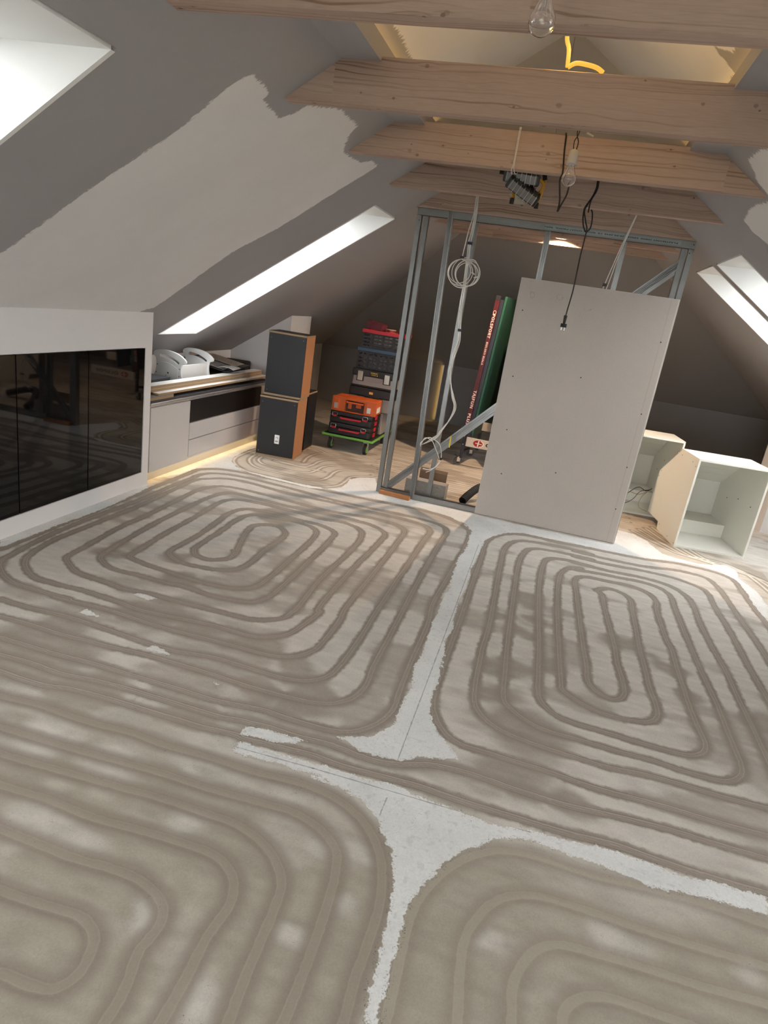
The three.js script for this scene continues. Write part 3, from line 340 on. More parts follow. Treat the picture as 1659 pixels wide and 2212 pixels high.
// left: knee wall with a flush cabinet, return, low wall, cross wall
const kneeL = new THREE.Shape(); kneeL.moveTo(-3, 0); [[4.415, 0], [4.415, 1.34], [-3, 1.34]].forEach((p) => kneeL.lineTo(...p)); kneeL.closePath(); kneeL.holes.push(holeOf([[1.9, 0.113], [4.337, 0.113], [4.337, 1.07], [1.9, 1.07]]));
struct('wall_left', extr(kneeL, 0.1).rotateY(Math.PI / 2).translate(-2.996, 0, 0), mWhiteWall);
struct('wall_left_end', prism([[-2.996, 0, -4.315], [-3.56, 0, -4.315], [-3.56, 0.87, -4.315], [-2.996, yAt(-2.996), -4.315]].map(([x, y]) => [x, y, -4.315]), [0, 0, -0.1]), mWhiteWall);
struct('wall_left_low', boxB(-3.68, -3.56, 0, 0.9, -10.1, -4.3), mWhiteWall);
for (const s of [-1, 1]) {                         // cross walls left and right of the back room
  const a = XC + s * 2.6, b = XC + s * 3.35, z0 = s < 0 ? -6.96 : -7.058;
  const g = prism([[a, 0, z0], [b, 0, z0], [b, yAt(b) + 0.05, z0], [a, yAt(a) + 0.03, z0]], [0, 0, -0.6]); struct(s < 0 ? 'wall_cross_left' : 'wall_cross_right', g, mWhiteWall);
}
struct('wall_right', boxB(2.354, 2.46, 0, 1.36, -4.4, 3), mWhiteWall);
struct('wall_right_end', prism([[2.46, 0, -4.3], [3.04, 0, -4.3], [3.04, 0.87, -4.3], [2.46, yAt(2.46), -4.3]], [0, 0, -0.1]), mWhiteWall);
struct('wall_right_low', boxB(3.03, 3.15, 0, 0.92, -10.1, -4.3), mBackShadeGrey);
// loft above the beams: end gable, flat ceiling behind it, shelves for the light strips
struct('wall_loft', prism([[xAt(2.5, -1), 2.5, -4.05], [XC, 2.5, -4.05], [XC, RIDGE + 0.02, -4.05], [XC, RIDGE + 0.02, -4.05]].slice(0, 3), [0, 0, -0.03]), mGrey);
struct('wall_loft', prism([[XC + 0.002, 2.5, -4.05], [xAt(2.5, 1), 2.5, -4.05], [XC + 0.002, RIDGE + 0.02, -4.05]], [0, 0, -0.03]), mGrey);
struct('ceiling_flat', boxB(-1.15, 0.62, 2.572, 2.6, -8, -4.085), mGrey);
const trimMat = [mGrey, mGrey];
[[-1, -0.925], [1, 0.405]].forEach(([s, edge], i) => {
  const x2 = xAt(2.55, s) + s * 0.02, z0 = -4.05, z1 = 3; const P = [[x2, 2.556], [edge, 2.556], [edge, 2.632], [edge + s * 0.012, 2.632], [edge + s * 0.012, 2.582], [x2 - s * 0.04, 2.582]];
  struct(`trim_${i + 1}`, extr(shapeOf(s < 0 ? P : P.slice().reverse()), z1 - z0).translate(0, 0, z0), mGrey);
  const strip = thing('led_strip', i ? 'warm glowing light strip along the ledge above the beams, right of the ridge' : 'warm glowing light strip along the ledge above the beams, left of the ridge', 'light strip', [edge + s * 0.075, 2.584, 0]);
  part('strip_base', box(0.012, 0.002, 6.9, 0, 0.001, -0.58), mWhitePlastic, strip); part('diode_line', box(0.008, 0.003, 6.9, 0, 0.0035, -0.58), glowMat(WARM, 5), strip);
  rect(WARM, 38, 6.9, 0.012, [edge + s * 0.075, 2.592, -0.58], [edge + s * 0.075, 4, -0.58]).rotation.set(Math.PI / 2, 0, Math.PI / 2);
});

// ------------------------------------------------------------------ collar beams
const BEAMS = [[-2.022, 'whitewashed pine beam nearest the top edge, bare bulb hanging in front of it', [0.1, 0.02]], [-2.91, 'widest fully seen whitewashed pine beam, with a loop of yellow light strip above it', [0.43, 0.3]], [-3.795, 'whitewashed pine beam carrying the floodlight, its string and the white lamp socket', [0.77, 0.55]], [-4.69, 'whitewashed pine beam behind the floodlight, second in front of the stud frame', [0.2, 0.78]], [-5.571, 'whitewashed pine beam sitting directly on top of the metal stud frame', [0.62, 0.12]], [-6.36, 'whitewashed pine beam seen through the top of the stud frame, nearer of the two', [0.9, 0.4]], [-6.97, 'whitewashed pine beam behind the stud frame with a warm lamp glow on it', [0.33, 0.66]]];
for (const [z, label, off] of BEAMS) {
  const e = 0.012, P = [[xAt(BY, -1) - 0.01, BY], [xAt(BY, 1) + 0.01, BY], [xAt(2.571, 1) + 0.01, 2.571], [xAt(2.571, -1) - 0.01, 2.571]];
  const b = new THREE.Mesh(extr(shapeOf(P), 0.07 - 2 * 0.002, 0.002).translate(0, 0, z - 0.068), woodMat(off)); shadow(b); b.name = numbered('pine_beam'); tag(b, label, 'beam', 'pine collar beams under the roof'); scene.add(b);
}

// ------------------------------------------------------------------ left knee wall: flush black glass cabinet
{
  const t = thing('wall_cabinet', 'row of glossy black glass doors set flush in the white knee wall', 'cabinet', [-2.9, 0.113, -3.1]);
  part('carcass', [boxB(-0.5, -0.05, -0.02, 0, -1.24, 1.2), boxB(-0.5, -0.48, 0, 0.957, -1.24, 1.2)], mDarkGap, t);
  const zs = [-4.335, -3.72, -3.112, -2.504, -1.902];
  for (let i = 0; i < 4; i++) part('door_panel', rboxB(-0.022, 0, 0.003, 0.952, zs[i] + 3.1 + 0.003, zs[i + 1] + 3.1 - 0.003, 0.002), mBlackGloss, t);
}

// ------------------------------------------------------------------ sideboard beyond the knee wall
{
  const X = -2.9, t = thing('sideboard', 'long low grey gloss sideboard with drawers, black niche and lit plinth', 'sideboard', [X, 0, -5.45]);
  const Z = (z) => z + 5.45, e0 = -6.62;
  part('carcass', [boxB(-0.6, -0.02, 0.085, 0.62, Z(e0), Z(-4.43)), boxB(-0.6, -0.5, 0, 0.1, Z(e0), Z(-4.43))], mGreyGloss, t);
  part('plinth', boxB(-0.07, -0.055, 0, 0.084, Z(e0), Z(-4.43)), M(lin(0.55, 0.53, 0.5), 0.35, { metalness: 0.6 }), t);
  part('door', rboxB(-0.02, 0, 0.088, 0.606, Z(-5.01), Z(-4.436), 0.002), mGreyGloss, t);
  part('niche_panel', rboxB(-0.02, -0.004, 0.414, 0.606, Z(-6.43), Z(-5.016), 0.002), M(lin(0.006, 0.006, 0.007), 0.45), t, 'black gloss panel');
  for (const [y0, y1] of [[0.264, 0.408], [0.112, 0.256]]) part('drawer', rboxB(-0.02, 0, y0, y1, Z(-6.43), Z(-5.018), 0.002), mGreyGloss, t);
  part('edge_profile', [rboxB(-0.03, 0.006, 0.62, 0.641, Z(e0), Z(-4.43), 0.006, 2)], mAlu, t, 'bright metal edge profile');
  part('top_panel', boxB(-0.6, -0.008, 0.641, 0.662, Z(e0), Z(-4.43)), M(lin(0.05, 0.05, 0.055), 0.5), t, 'dark grey top');
  part('light_strip', boxB(-0.052, -0.044, 0.078, 0.084, Z(-6.5), Z(-4.45)), glowMat(WARM, 5), t, 'warm light strip under the fronts');
  const l = rect(new THREE.Color(1, 0.72, 0.34), 8, 2.05, 0.02, [X - 0.036, 0.08, -5.475], [X - 0.036, 0, -5.475]); l.rotation.set(-Math.PI / 2, 0, Math.PI / 2);
}
function chipBoard(label, x0, x1, y0, y1, z0, z1, topMat, group) {
  const t = thing('chipboard_strip', label, 'board', [(x0 + x1) / 2, y0, (z0 + z1) / 2], 0, group), w = x1 - x0, d = z1 - z0, h = y1 - y0;
  part('core', box(w, h - 0.0016, d, 0, (h - 0.0016) / 2, 0), mChip, t); part('laminate', box(w, 0.0016, d, 0, h - 0.0008, 0), topMat, t);
}
const mWhiteLam = M(lin(0.83, 0.82, 0.79), 0.35), mGreyLam = M(lin(0.16, 0.15, 0.15), 0.5);
chipBoard('short grey topped chipboard piece at the near end of the sideboard top', -3.1, -2.905, 0.663, 0.686, -4.75, -4.42, mGreyLam);
chipBoard('lower white laminated chipboard strip lying along the front of the sideboard', -3.06, -2.92, 0.687, 0.706, -6.6, -4.56, mWhiteLam);
chipBoard('middle chipboard strip stacked under the topmost white strip on the sideboard', -3.065, -2.975, 0.707, 0.731, -6.55, -4.42, mWhiteLam);
chipBoard('topmost white laminated chipboard strip of the stack on the sideboard', -3.065, -2.972, 0.732, 0.757, -6.55, -4.42, mWhiteLam);

// white stool: two handle panels joined by a board
{
  const t = thing('step_stool', 'white two panel children stool with curved handle slots on the sideboard', 'stool', [-3.275, 0.664, -5.5], 0.0);
  const s = new THREE.Shape(); s.moveTo(-0.135, 0); s.lineTo(0.145, 0); s.quadraticCurveTo(0.15, 0.02, 0.138, 0.05); s.quadraticCurveTo(0.11, 0.13, 0.13, 0.19); s.lineTo(0.155, 0.195); s.quadraticCurveTo(0.175, 0.205, 0.165, 0.225); s.quadraticCurveTo(0.08, 0.305, -0.1, 0.285); s.quadraticCurveTo(-0.165, 0.27, -0.15, 0.235); s.quadraticCurveTo(-0.13, 0.225, -0.125, 0.2); s.quadraticCurveTo(-0.11, 0.12, -0.145, 0.05); s.quadraticCurveTo(-0.15, 0.02, -0.135, 0);
  const h = new THREE.Path(); h.moveTo(-0.085, 0.222); h.quadraticCurveTo(0.02, 0.225, 0.085, 0.182); h.quadraticCurveTo(0.108, 0.178, 0.105, 0.2); h.quadraticCurveTo(0.04, 0.25, -0.08, 0.255); h.quadraticCurveTo(-0.105, 0.24, -0.085, 0.222); s.holes.push(h);
  const rim = new THREE.Shape(); rim.moveTo(-0.1, 0.02); rim.lineTo(0.1, 0.02); rim.quadraticCurveTo(0.085, 0.1, 0.1, 0.14); rim.quadraticCurveTo(0.02, 0.2, -0.09, 0.185); rim.quadraticCurveTo(-0.08, 0.1, -0.1, 0.02);
  for (const z of [-0.24, 0.24]) { const p = part('side_panel', extr(s, 0.014, 0.003).translate(0, 0.003, z - 0.007), mWhitePlastic, t); if (z > 0) { part('raised_field', extr(rim, 0.003, 0.001).translate(0, 0, z + 0.0105), mWhitePlastic, p); parts('screw_cap', [[-0.12, 0.09], [-0.11, 0.16], [0.11, 0.085], [0.112, 0.15], [0.0, 0.1], [-0.02, 0.075]].map(([x, y], i) => cyl(i === 4 ? 0.008 : 0.004, 0.006, 8).rotateX(Math.PI / 2).translate(x, y, z + 0.013)), M(lin(0.03, 0.03, 0.05), 0.5), p); } }
  part('cross_board', rboxB(0.1, 0.114, 0.05, 0.18, -0.235, 0.235, 0.002), mWhitePlastic, t); part('seat_board', rboxB(-0.09, 0.11, 0.03, 0.045, -0.235, 0.235, 0.002), mWhitePlastic, t);
}
{
  const t = thing('document_tray', 'flat dark grey stacked boxes beside the knee wall end', 'box', [-3.33, 0.664, -4.93], 0.05);
  part('lower_case', rboxB(-0.13, 0.13, 0, 0.045, -0.2, 0.17, 0.004), M(lin(0.035, 0.036, 0.042), 0.5), t); part('upper_case', rboxB(-0.135, 0.15, 0.047, 0.084, -0.21, 0.18, 0.004), M(lin(0.05, 0.052, 0.06), 0.5), t);
}
{ // black folder with printed sheets, open on a pile of black sleeves
  const t = thing('document_folder', 'open black folder with printed sheets lying at the far end of the sideboard', 'folder', [-3.3, 0.81, -6.2], 0.15); t.rotation.z = -0.16;
  part('cover', [rboxB(-0.24, 0.22, -0.012, -0.004, -0.4, -0.005, 0.003), rboxB(-0.24, 0.22, -0.012, -0.004, 0.005, 0.36, 0.003)], mBlackPlastic, t);
  const sheetTex = canvasTex(256, 256, (c, w, h) => { c.fillStyle = '#b9b4ae'; c.fillRect(0, 0, w, h); c.fillStyle = '#55524f'; const r = rng(5); for (let y = 22; y < 236; y += 13) { let x = 18; while (x < 226) { const L = 6 + r() * 22; if (r() > 0.14) c.fillRect(x, y, L, 4); x += L + 6; } } });
  const mSheet = M(0xffffff, 0.8, { map: sheetTex });
  part('sheet', [box(0.36, 0.004, 0.3, -0.01, 0.002, -0.19)], mSheet, t); part('sheet', [box(0.36, 0.004, 0.29, -0.01, 0.002, 0.18)], mSheet, t);
  const pts = []; for (let i = 0; i <= 8; i++) pts.push([0.12 + 0.02 * i, 0.012 + 0.03 * Math.sin(i / 8 * 2.4)]);
  part('loose_page', extr(shapeOf([...pts, ...pts.slice().reverse().map(([x, y]) => [x, y - 0.003])]), 0.22).translate(0, 0, 0.14), mPaper, t);
  const b = thing('document_bag', 'black soft document bag lying under the open folder', 'bag', [-3.32, 0.664, -6.2], 0.03);
  part('body', rboxB(-0.24, 0.2, 0, 0.06, -0.4, 0.36, 0.025, 3), M(lin(0.012, 0.012, 0.013), 0.75), b); part('flap', rboxB(-0.22, 0.19, 0.05, 0.075, -0.1, 0.33, 0.012, 2), M(lin(0.018, 0.018, 0.019), 0.6), b);
  part('strap', tube([[0.19, 0.03, 0.2], [0.23, 0.02, 0.24], [0.24, 0.012, 0.3], [0.22, 0.014, 0.34], [0.18, 0.03, 0.33]], 0.01, 6), mBlackRubber, b);
  const c = thing('document_bag', 'black flat sleeve leaning against the low wall behind the folder', 'bag', [-3.4, 0.664, -6.79], 0.2); part('body', rboxB(-0.14, 0.14, 0, 0.12, -0.12, 0.12, 0.02, 2), M(lin(0.01, 0.01, 0.011), 0.7), c);
}

// ------------------------------------------------------------------ black chipboard boxes
function blackBox(label, pos, turn, w, h, d, socket, allBlack) {
  const t = thing('chipboard_box', label, 'box', pos, turn, undefined), T = 0.018;
  // local: x to the right, z towards the viewer (front face at z = 0)
  part('front_panel', rboxB(0.004, w - 0.002, T, h - T, -0.012, -0.001, 0.002), mBlackLam, t, 'black laminated face');
  part('top_panel', [boxB(0, w, h - T, h - 0.0015, -d, 0)], mChip, t); part('top_skin', boxB(0, w, h - 0.0014, h, -d, 0), mBlackLam, t, 'black laminated top');
  part('bottom_panel', boxB(0, w, 0, T, -d, 0), mChip, t);
  part('side_panel', boxB(w - T, w, T, h - T, -d, -0.0125), allBlack ? mBlackLam : mEdge, t, allBlack ? undefined : 'bare orange-brown fibreboard side'); part('side_panel', boxB(0, T, T, h - T, -d, -0.0125), mEdge, t); part('back_panel', boxB(T, w - T, T, h - T, -d, -d + 0.01), mBlackLam, t);
  parts('screw', [[0.03, 0.05], [w - 0.03, h - 0.05], [0.03, h - 0.06], [w - 0.1, 0.05]].slice(0, 3).map(([x, y]) => cyl(0.004, 0.004, 8).rotateX(Math.PI / 2).translate(x, y, 0)), mSteel, t);
  if (socket) { const p = part('socket_plate', rboxB(0.185, 0.235, 0.145, 0.235, -0.001, 0.008, 0.004), mWhitePlastic, t); part('socket_hole', [tube([[0.2, 0.205, 0.009], [0.21, 0.214, 0.009], [0.222, 0.208, 0.009], [0.218, 0.195, 0.009]], 0.002, 5), ...[0.2, 0.21, 0.22].map((x) => box(0.006, 0.012, 0.002, x, 0.172, 0.009))], M(lin(0.08, 0.08, 0.16), 0.5), p); }
  return t;
}
blackBox('lower black chipboard box with a white socket plate beside the sideboard', [-2.697, 0, -5.957], 0.1, 0.385, 0.605, 0.34, true);
blackBox('upper black chipboard box with a bare brown side, stacked by the sideboard', [-2.698, 0.606, -6.03], 0.09, 0.38, 0.615, 0.31, false);
blackBox('black chipboard box standing in shadow behind the two stacked boxes', [-2.74, 0, -6.41], 0.06, 0.37, 0.63, 0.3, false, true);

// ------------------------------------------------------------------ dolly with stacked tool cases
const DX = -2.02, DZ = -6.84;
{
  const t = thing('platform_dolly', 'green rimmed four wheel platform dolly carrying the tool cases', 'dolly', [DX, 0, DZ]);
  part('deck', rboxB(-0.29, 0.28, 0.15, 0.168, -0.86, 0.0, 0.006, 2), M(lin(0.02, 0.025, 0.02), 0.6), t);
  const mG = M(lin(0.16, 0.42, 0.07), 0.45); part('rim', [rboxB(-0.3, 0.29, 0.148, 0.172, -0.004, 0.014, 0.006, 2), rboxB(-0.3, 0.29, 0.148, 0.172, -0.874, -0.856, 0.006, 2), rboxB(-0.305, -0.285, 0.148, 0.172, -0.87, 0.01, 0.006, 2), rboxB(0.275, 0.295, 0.148, 0.172, -0.87, 0.01, 0.006, 2)], mG, t, 'bright green rubber rim');
  for (const [x, z] of [[-0.2, -0.04], [0.21, -0.04], [-0.2, -0.8], [0.21, -0.8]]) {
    const w = part('wheel', [cyl(0.062, 0.032, 24).rotateZ(Math.PI / 2).translate(x, 0.062, z)], mBlackRubber, t);
    parts('hub', [new THREE.TorusGeometry(0.036, 0.005, 8, 20).rotateY(Math.PI / 2).translate(x + 0.017, 0.062, z), new THREE.TorusGeometry(0.036, 0.005, 8, 20).rotateY(Math.PI / 2).translate(x - 0.017, 0.062, z)], mG, w); part('bracket', [boxB(x - 0.024, x - 0.02, 0.05, 0.15, z - 0.022, z + 0.022), boxB(x + 0.02, x + 0.024, 0.05, 0.15, z - 0.022, z + 0.022), boxB(x - 0.024, x + 0.024, 0.142, 0.15, z - 0.03, z + 0.03)], mSteel, w);
  }
}
function blackCase(label, y, dz, h) {
  const t = thing('tool_case', label, 'tool case', [DX, y, DZ + dz]), w = 0.485, d = 0.36;
  part('shell', [rboxB(-w / 2, w / 2, 0, h * 0.6, -d, 0, 0.012, 2), rboxB(-w / 2, w / 2, h * 0.61, h, -d, -0.001, 0.012, 2)], mBlackPlastic, t);
  part('handle', [tube([[-0.115, h * 0.47, -0.004], [-0.11, h * 0.47, 0.026], [-0.09, h * 0.47, 0.03], [0.09, h * 0.47, 0.03], [0.11, h * 0.47, 0.026], [0.115, h * 0.47, -0.004]], 0.0095, 8)], mRed, t, 'red carry handle');
  for (const x of [-0.185, 0.165]) { const l = part('latch', rboxB(x - 0.022, x + 0.022, h * 0.5, h * 0.66, -0.002, 0.012, 0.004), mRed, t, 'red latch'); part('bail', tube([[x - 0.026, h * 0.55, 0.008], [x - 0.026, h * 0.85, 0.006], [x, h * 0.88, 0.006], [x + 0.026, h * 0.85, 0.006], [x + 0.026, h * 0.55, 0.008]], 0.003, 5), mSteel, l); }
  parts('side_clip', [rboxB(w / 2 - 0.002, w / 2 + 0.008, h * 0.62, h * 0.95, -0.2, -0.12, 0.003), rboxB(w / 2 - 0.002, w / 2 + 0.008, h * 0.12, h * 0.45, -0.2, -0.12, 0.003)], mRed, t, 'red side clip');
  parts('rib', Array.from({ length: 9 }, (_, i) => rboxB(w / 2 - 0.03, w / 2 - 0.02, h * (0.08 + i * 0.095), h * (0.12 + i * 0.095), -0.001, 0.003, 0.001)), M(lin(0.06, 0.06, 0.06), 0.4), t);
}
blackCase('lower black tool case with red handle standing on the green dolly', 0.172, -0.02, 0.128);
blackCase('upper black tool case with red handle under the orange case', 0.3, -0.03, 0.13);
{
  const t = thing('machine_case', 'orange plastic machine case on top of two black tool cases', 'tool case', [DX + 0.015, 0.431, DZ - 0.03], 0.03), w = 0.49, d = 0.3, h = 0.15;
  const front = shapeOf([[-w / 2, 0], [w / 2, 0], [w / 2, h], [-w / 2, h]]); front.holes.push(holeOf([[-0.1, 0.006], [0.12, 0.006], [0.12, h - 0.018], [-0.1, h - 0.018]]));
  part('shell', [extr(front, 0.05, 0.003).translate(0, 0.003, -0.053), rboxB(-w / 2, w / 2, 0.001, h + 0.004, -d, -0.05, 0.012, 2), ...[-0.17, -0.02, 0.08, 0.2].map((x) => rboxB(x - 0.05, x + 0.03, h, h + 0.008, -d + 0.03, -0.03, 0.004))], mOrange, t);
  part('recess', rboxB(-0.1, 0.12, 0.005, h - 0.02, -0.049, -0.045, 0.001), M(lin(0.05, 0.01, 0.006), 0.5), t); part('handle', [tube([[-0.09, h - 0.03, -0.04], [-0.085, h - 0.036, -0.005], [-0.07, h - 0.04, 0.0], [0.09, h - 0.04, 0.0], [0.105, h - 0.036, -0.005], [0.11, h - 0.03, -0.04]], 0.01, 8), rboxB(-0.07, -0.03, 0.04, h - 0.05, -0.04, -0.02, 0.004), rboxB(0.02, 0.08, 0.06, h - 0.05, -0.04, -0.02, 0.004)], mOrange, t);
  for (const x of [-0.2, 0.175]) { const l = part('latch', rboxB(x - 0.03, x + 0.03, 0.018, h - 0.012, -0.002, 0.012, 0.006, 2), mOrange, t); part('latch_plate', rboxB(x - 0.02, x + 0.022, 0.03, 0.09, 0.008, 0.014, 0.002), x > 0 ? mPaper : M(lin(0.35, 0.3, 0.26), 0.5), l, x > 0 ? 'white sticker' : undefined); }
  part('side_sticker', boxB(w / 2 + 0.001, w / 2 + 0.004, 0.03, 0.09, -0.22, -0.06), mPaper, t, 'white label sticker');
}
function toolBox(label, y, h, w, withLatches) {
  const t = thing('tool_box', label, 'tool box', [DX + 0.1, y, DZ - 0.4]), d = 0.34, mG = M(lin(0.3, 0.27, 0.25), 0.45);
  part('body', rboxB(-w / 2 + 0.012, w / 2 - 0.012, 0, h * 0.62, -d, 0, 0.012, 2), mG, t, 'grey body'); part('lid', [rboxB(-w / 2, w / 2, h * 0.6, h, -d - 0.01, 0.012, 0.014, 2), ...(withLatches ? [rboxB(-w / 2, w / 2, 0, h * 0.1, -d - 0.005, 0.008, 0.008)] : [])], mBlackPlastic, t, 'black lid');
  if (withLatches) {
    const pl = new THREE.Shape(); pl.moveTo(-0.085, h * 0.62); pl.lineTo(0.1, h * 0.62); pl.lineTo(0.1, h * 0.45); pl.lineTo(0.06, h * 0.36); pl.lineTo(-0.04, h * 0.36); pl.lineTo(-0.085, h * 0.45); pl.closePath(); part('name_plate', extr(pl, 0.004, 0.001).translate(0, 0, 0.002), M(lin(0.26, 0.235, 0.22), 0.5), t);
    for (const x of [-0.16, 0.155]) { const l = part('latch', [rboxB(x - 0.042, x + 0.042, h * 0.32, h * 0.78, 0, 0.016, 0.004)], mBlackPlastic, t); part('latch_lever', [rboxB(x - 0.03, x + 0.03, h * 0.36, h * 0.88, 0.014, 0.024, 0.004), ...[-2, -1, 0, 1, 2].map((k) => boxB(x + k * 0.011 - 0.003, x + k * 0.011 + 0.003, h * 0.4, h * 0.8, 0.023, 0.027))], M(lin(0.6, 0.57, 0.5), 0.3, { metalness: 0.9 }), l, 'bright metal latch'); }
    const tx = canvasTex(256, 96, (c) => { c.fillStyle = '#060606'; c.fillRect(0, 0, 256, 96); c.textAlign = 'center'; c.fillStyle = '#e8d25a'; c.font = 'bold 44px sans-serif'; c.fillText('STANLEY', 128, 44); c.font = 'bold 30px sans-serif'; c.fillText('FATMAX', 118, 84); c.fillRect(196, 62, 24, 22); });
    const m = part('lettering', new THREE.PlaneGeometry(0.12, 0.045), M(0xffffff, 0.5, { map: tx }), t); m.position.set(0, h * 0.8, 0.0135);
  } else { part('centre_clip', [rboxB(-0.075, 0.1, h * 0.42, h * 0.66, 0, 0.02, 0.006)], mBlackPlastic, t); part('clip_button', rboxB(-0.03, 0.016, h * 0.74, h * 0.84, 0.01, 0.018, 0.003), M(lin(0.8, 0.42, 0.05), 0.4), t, 'amber button'); }
}
toolBox('lower grey tool box with black lid, half hidden behind the orange case', 0.43, 0.255, 0.54, false);
toolBox('upper grey and black tool box with two bright metal latches', 0.687, 0.2, 0.52, true);
part('storage_drawer', [rboxB(-0.23, 0.26, 0, 0.255, -0.34, 0, 0.012, 2)], M(lin(0.3, 0.27, 0.25), 0.45), thing('tool_box', 'grey lowest tool trolley drawer behind the black cases on the dolly', 'tool box', [DX + 0.0, 0.172, DZ - 0.42]));
function crate(label, rimMat, rimLabel, x, y, h, fine) {
  const t = thing('folding_crate', label, 'crate', [x, y, DZ - 0.42], 0.02), w = 0.48, d = 0.34;
  const panel = (W) => { const s = shapeOf([[-W / 2, 0], [W / 2, 0], [W / 2, h], [-W / 2, h]]), n = Math.round(W / 0.12), cw = W / n;
    for (let r = 0; r < 2; r++) for (let c = 0; c < n; c++) { const cx = -W / 2 + (c + 0.5) * cw, cy = h * (0.26 + r * 0.44);
      for (let q = 0; q < 4; q++) { const sx = q & 1 ? 1 : -1, sy = q & 2 ? 1 : -1; for (let k = 0; k < 3; k++) { const o = 0.011 + k * 0.011, L = 0.013, px = cx + sx * (fine ? o + 0.004 : 0.026 - k * 0.002), py = cy + sy * (fine ? 0.036 - o * 0.55 : 0.018) , dx = sx * L * 0.5, dy = sy * L * 0.5 * (fine ? 1 : 0.9), nx = 0.0024, off = fine ? 0 : (k - 1) * 0.0125; s.holes.push(holeOf([[px - dx - nx + off, py - dy + nx * sx * sy], [px - dx + nx + off, py - dy - nx * sx * sy], [px + dx + nx + off, py + dy - nx * sx * sy], [px + dx - nx + off, py + dy + nx * sx * sy]])); } } }
    return s; };
  const F = extr(panel(w), 0.004), S = extr(panel(d), 0.004);
  part('wall_panel', F.clone().translate(0, 0, -0.004), mBlackPlastic, t); part('wall_panel', F.clone().translate(0, 0, -d), mBlackPlastic, t); part('wall_panel', S.clone().rotateY(Math.PI / 2).translate(w / 2 - 0.004, 0, -d / 2), mBlackPlastic, t); part('wall_panel', S.clone().rotateY(Math.PI / 2).translate(-w / 2, 0, -d / 2), mBlackPlastic, t);
  part('base', boxB(-w / 2, w / 2, 0, 0.006, -d, 0), mBlackPlastic, t); part('rib', [boxB(-w / 2, w / 2, h * 0.46, h * 0.5, 0, 0.006), ...[-0.5, -0.25, 0, 0.25, 0.5].map((k) => boxB(k * w * 0.98 - 0.004, k * w * 0.98 + 0.004, 0, h, 0, 0.005)), boxB(w / 2, w / 2 + 0.006, h * 0.46, h * 0.5, -d, 0)], mBlackPlastic, t);
  part('rim', [rboxB(-w / 2 - 0.008, w / 2 + 0.008, h - 0.008, h + 0.03, -0.004, 0.01, 0.005, 2), rboxB(-w / 2 - 0.008, w / 2 + 0.008, h - 0.008, h + 0.03, -d - 0.008, -d + 0.004, 0.005, 2), rboxB(w / 2 - 0.004, w / 2 + 0.01, h - 0.008, h + 0.03, -d - 0.006, 0.008, 0.005, 2), rboxB(-w / 2 - 0.01, -w / 2 + 0.004, h - 0.008, h + 0.03, -d - 0.006, 0.008, 0.005, 2)], rimMat, t, rimLabel);
}
crate('black folding crate with a blue rim, under the red rimmed crate', M(lin(0.035, 0.07, 0.13), 0.4), 'dark blue rim', DX + 0.11, 0.89, 0.2, true);
crate('topmost black folding crate with a bright red rim, full of oddments', mRed, 'red rim', DX + 0.14, 1.122, 0.17, false);
part('wrapping', rboxB(-0.2, 0.2, 0, 0.14, -0.12, 0.12, 0.03, 3), M(lin(0.55, 0.53, 0.5), 0.8), thing('paper_packet', 'pale packet showing through the slots of the blue rimmed crate', 'packet', [DX + 0.11, 0.898, DZ - 0.6]));
part('wrapping', rboxB(-0.19, 0.2, 0, 0.185, -0.1, 0.1, 0.03, 3), M(lin(0.5, 0.47, 0.42), 0.8), thing('paper_packet', 'pale packet showing through the slots of the red rimmed crate', 'packet', [DX + 0.14, 1.13, DZ - 0.6]));
{
  const a = thing('carton', 'dark red carton tilted on the top of the red rimmed crate', 'carton', [DX + 0.01, 1.326, DZ - 0.52], -0.1); a.rotation.z = -0.16; part('body', rboxB(-0.09, 0.09, 0, 0.075, -0.1, 0.08, 0.003), M(lin(0.14, 0.02, 0.035), 0.6), a); part('lid_flap', rboxB(-0.09, 0.09, 0.0755, 0.078, -0.1, 0.08, 0.001), M(lin(0.16, 0.025, 0.04), 0.6), a);
  const b = thing('cable_spool', 'flat pale wooden disc shaped spool lying on the red rimmed crate', 'spool', [DX + 0.185, 1.318, DZ - 0.53]); part('flange', cyl(0.058, 0.008, 28).translate(0, 0.03, 0), M(lin(0.5, 0.36, 0.25), 0.7), b); part('flange', cyl(0.058, 0.008, 28), M(lin(0.45, 0.32, 0.22), 0.7), b); part('winding', cyl(0.045, 0.024, 24).translate(0, 0.015, 0), mRed, b); part('bore', cyl(0.006, 0.002, 12).translate(0, 0.0345, 0), mDarkGap, b);
  const c = thing('power_tool', 'black cylindrical hand tool lying on the right end of the red crate', 'tool', [DX + 0.315, 1.362, DZ - 0.56], 0.3); part('motor', cyl(0.034, 0.1, 18).rotateZ(1.35).translate(0.02, 0, 0), mBlackPlastic, c); part('collar', cyl(0.038, 0.03, 18).rotateZ(1.35).translate(-0.03, -0.012, 0), M(lin(0.16, 0.06, 0.04), 0.5), c); part('cord', tube([[-0.045, -0.015, 0], [-0.058, -0.01, 0.03], [-0.05, -0.02, 0.06], [-0.02, -0.03, 0.07], [0.0, -0.034, 0.05], [-0.03, -0.036, 0.04]], 0.005, 6), M(lin(0.2, 0.03, 0.03), 0.5), c);
}

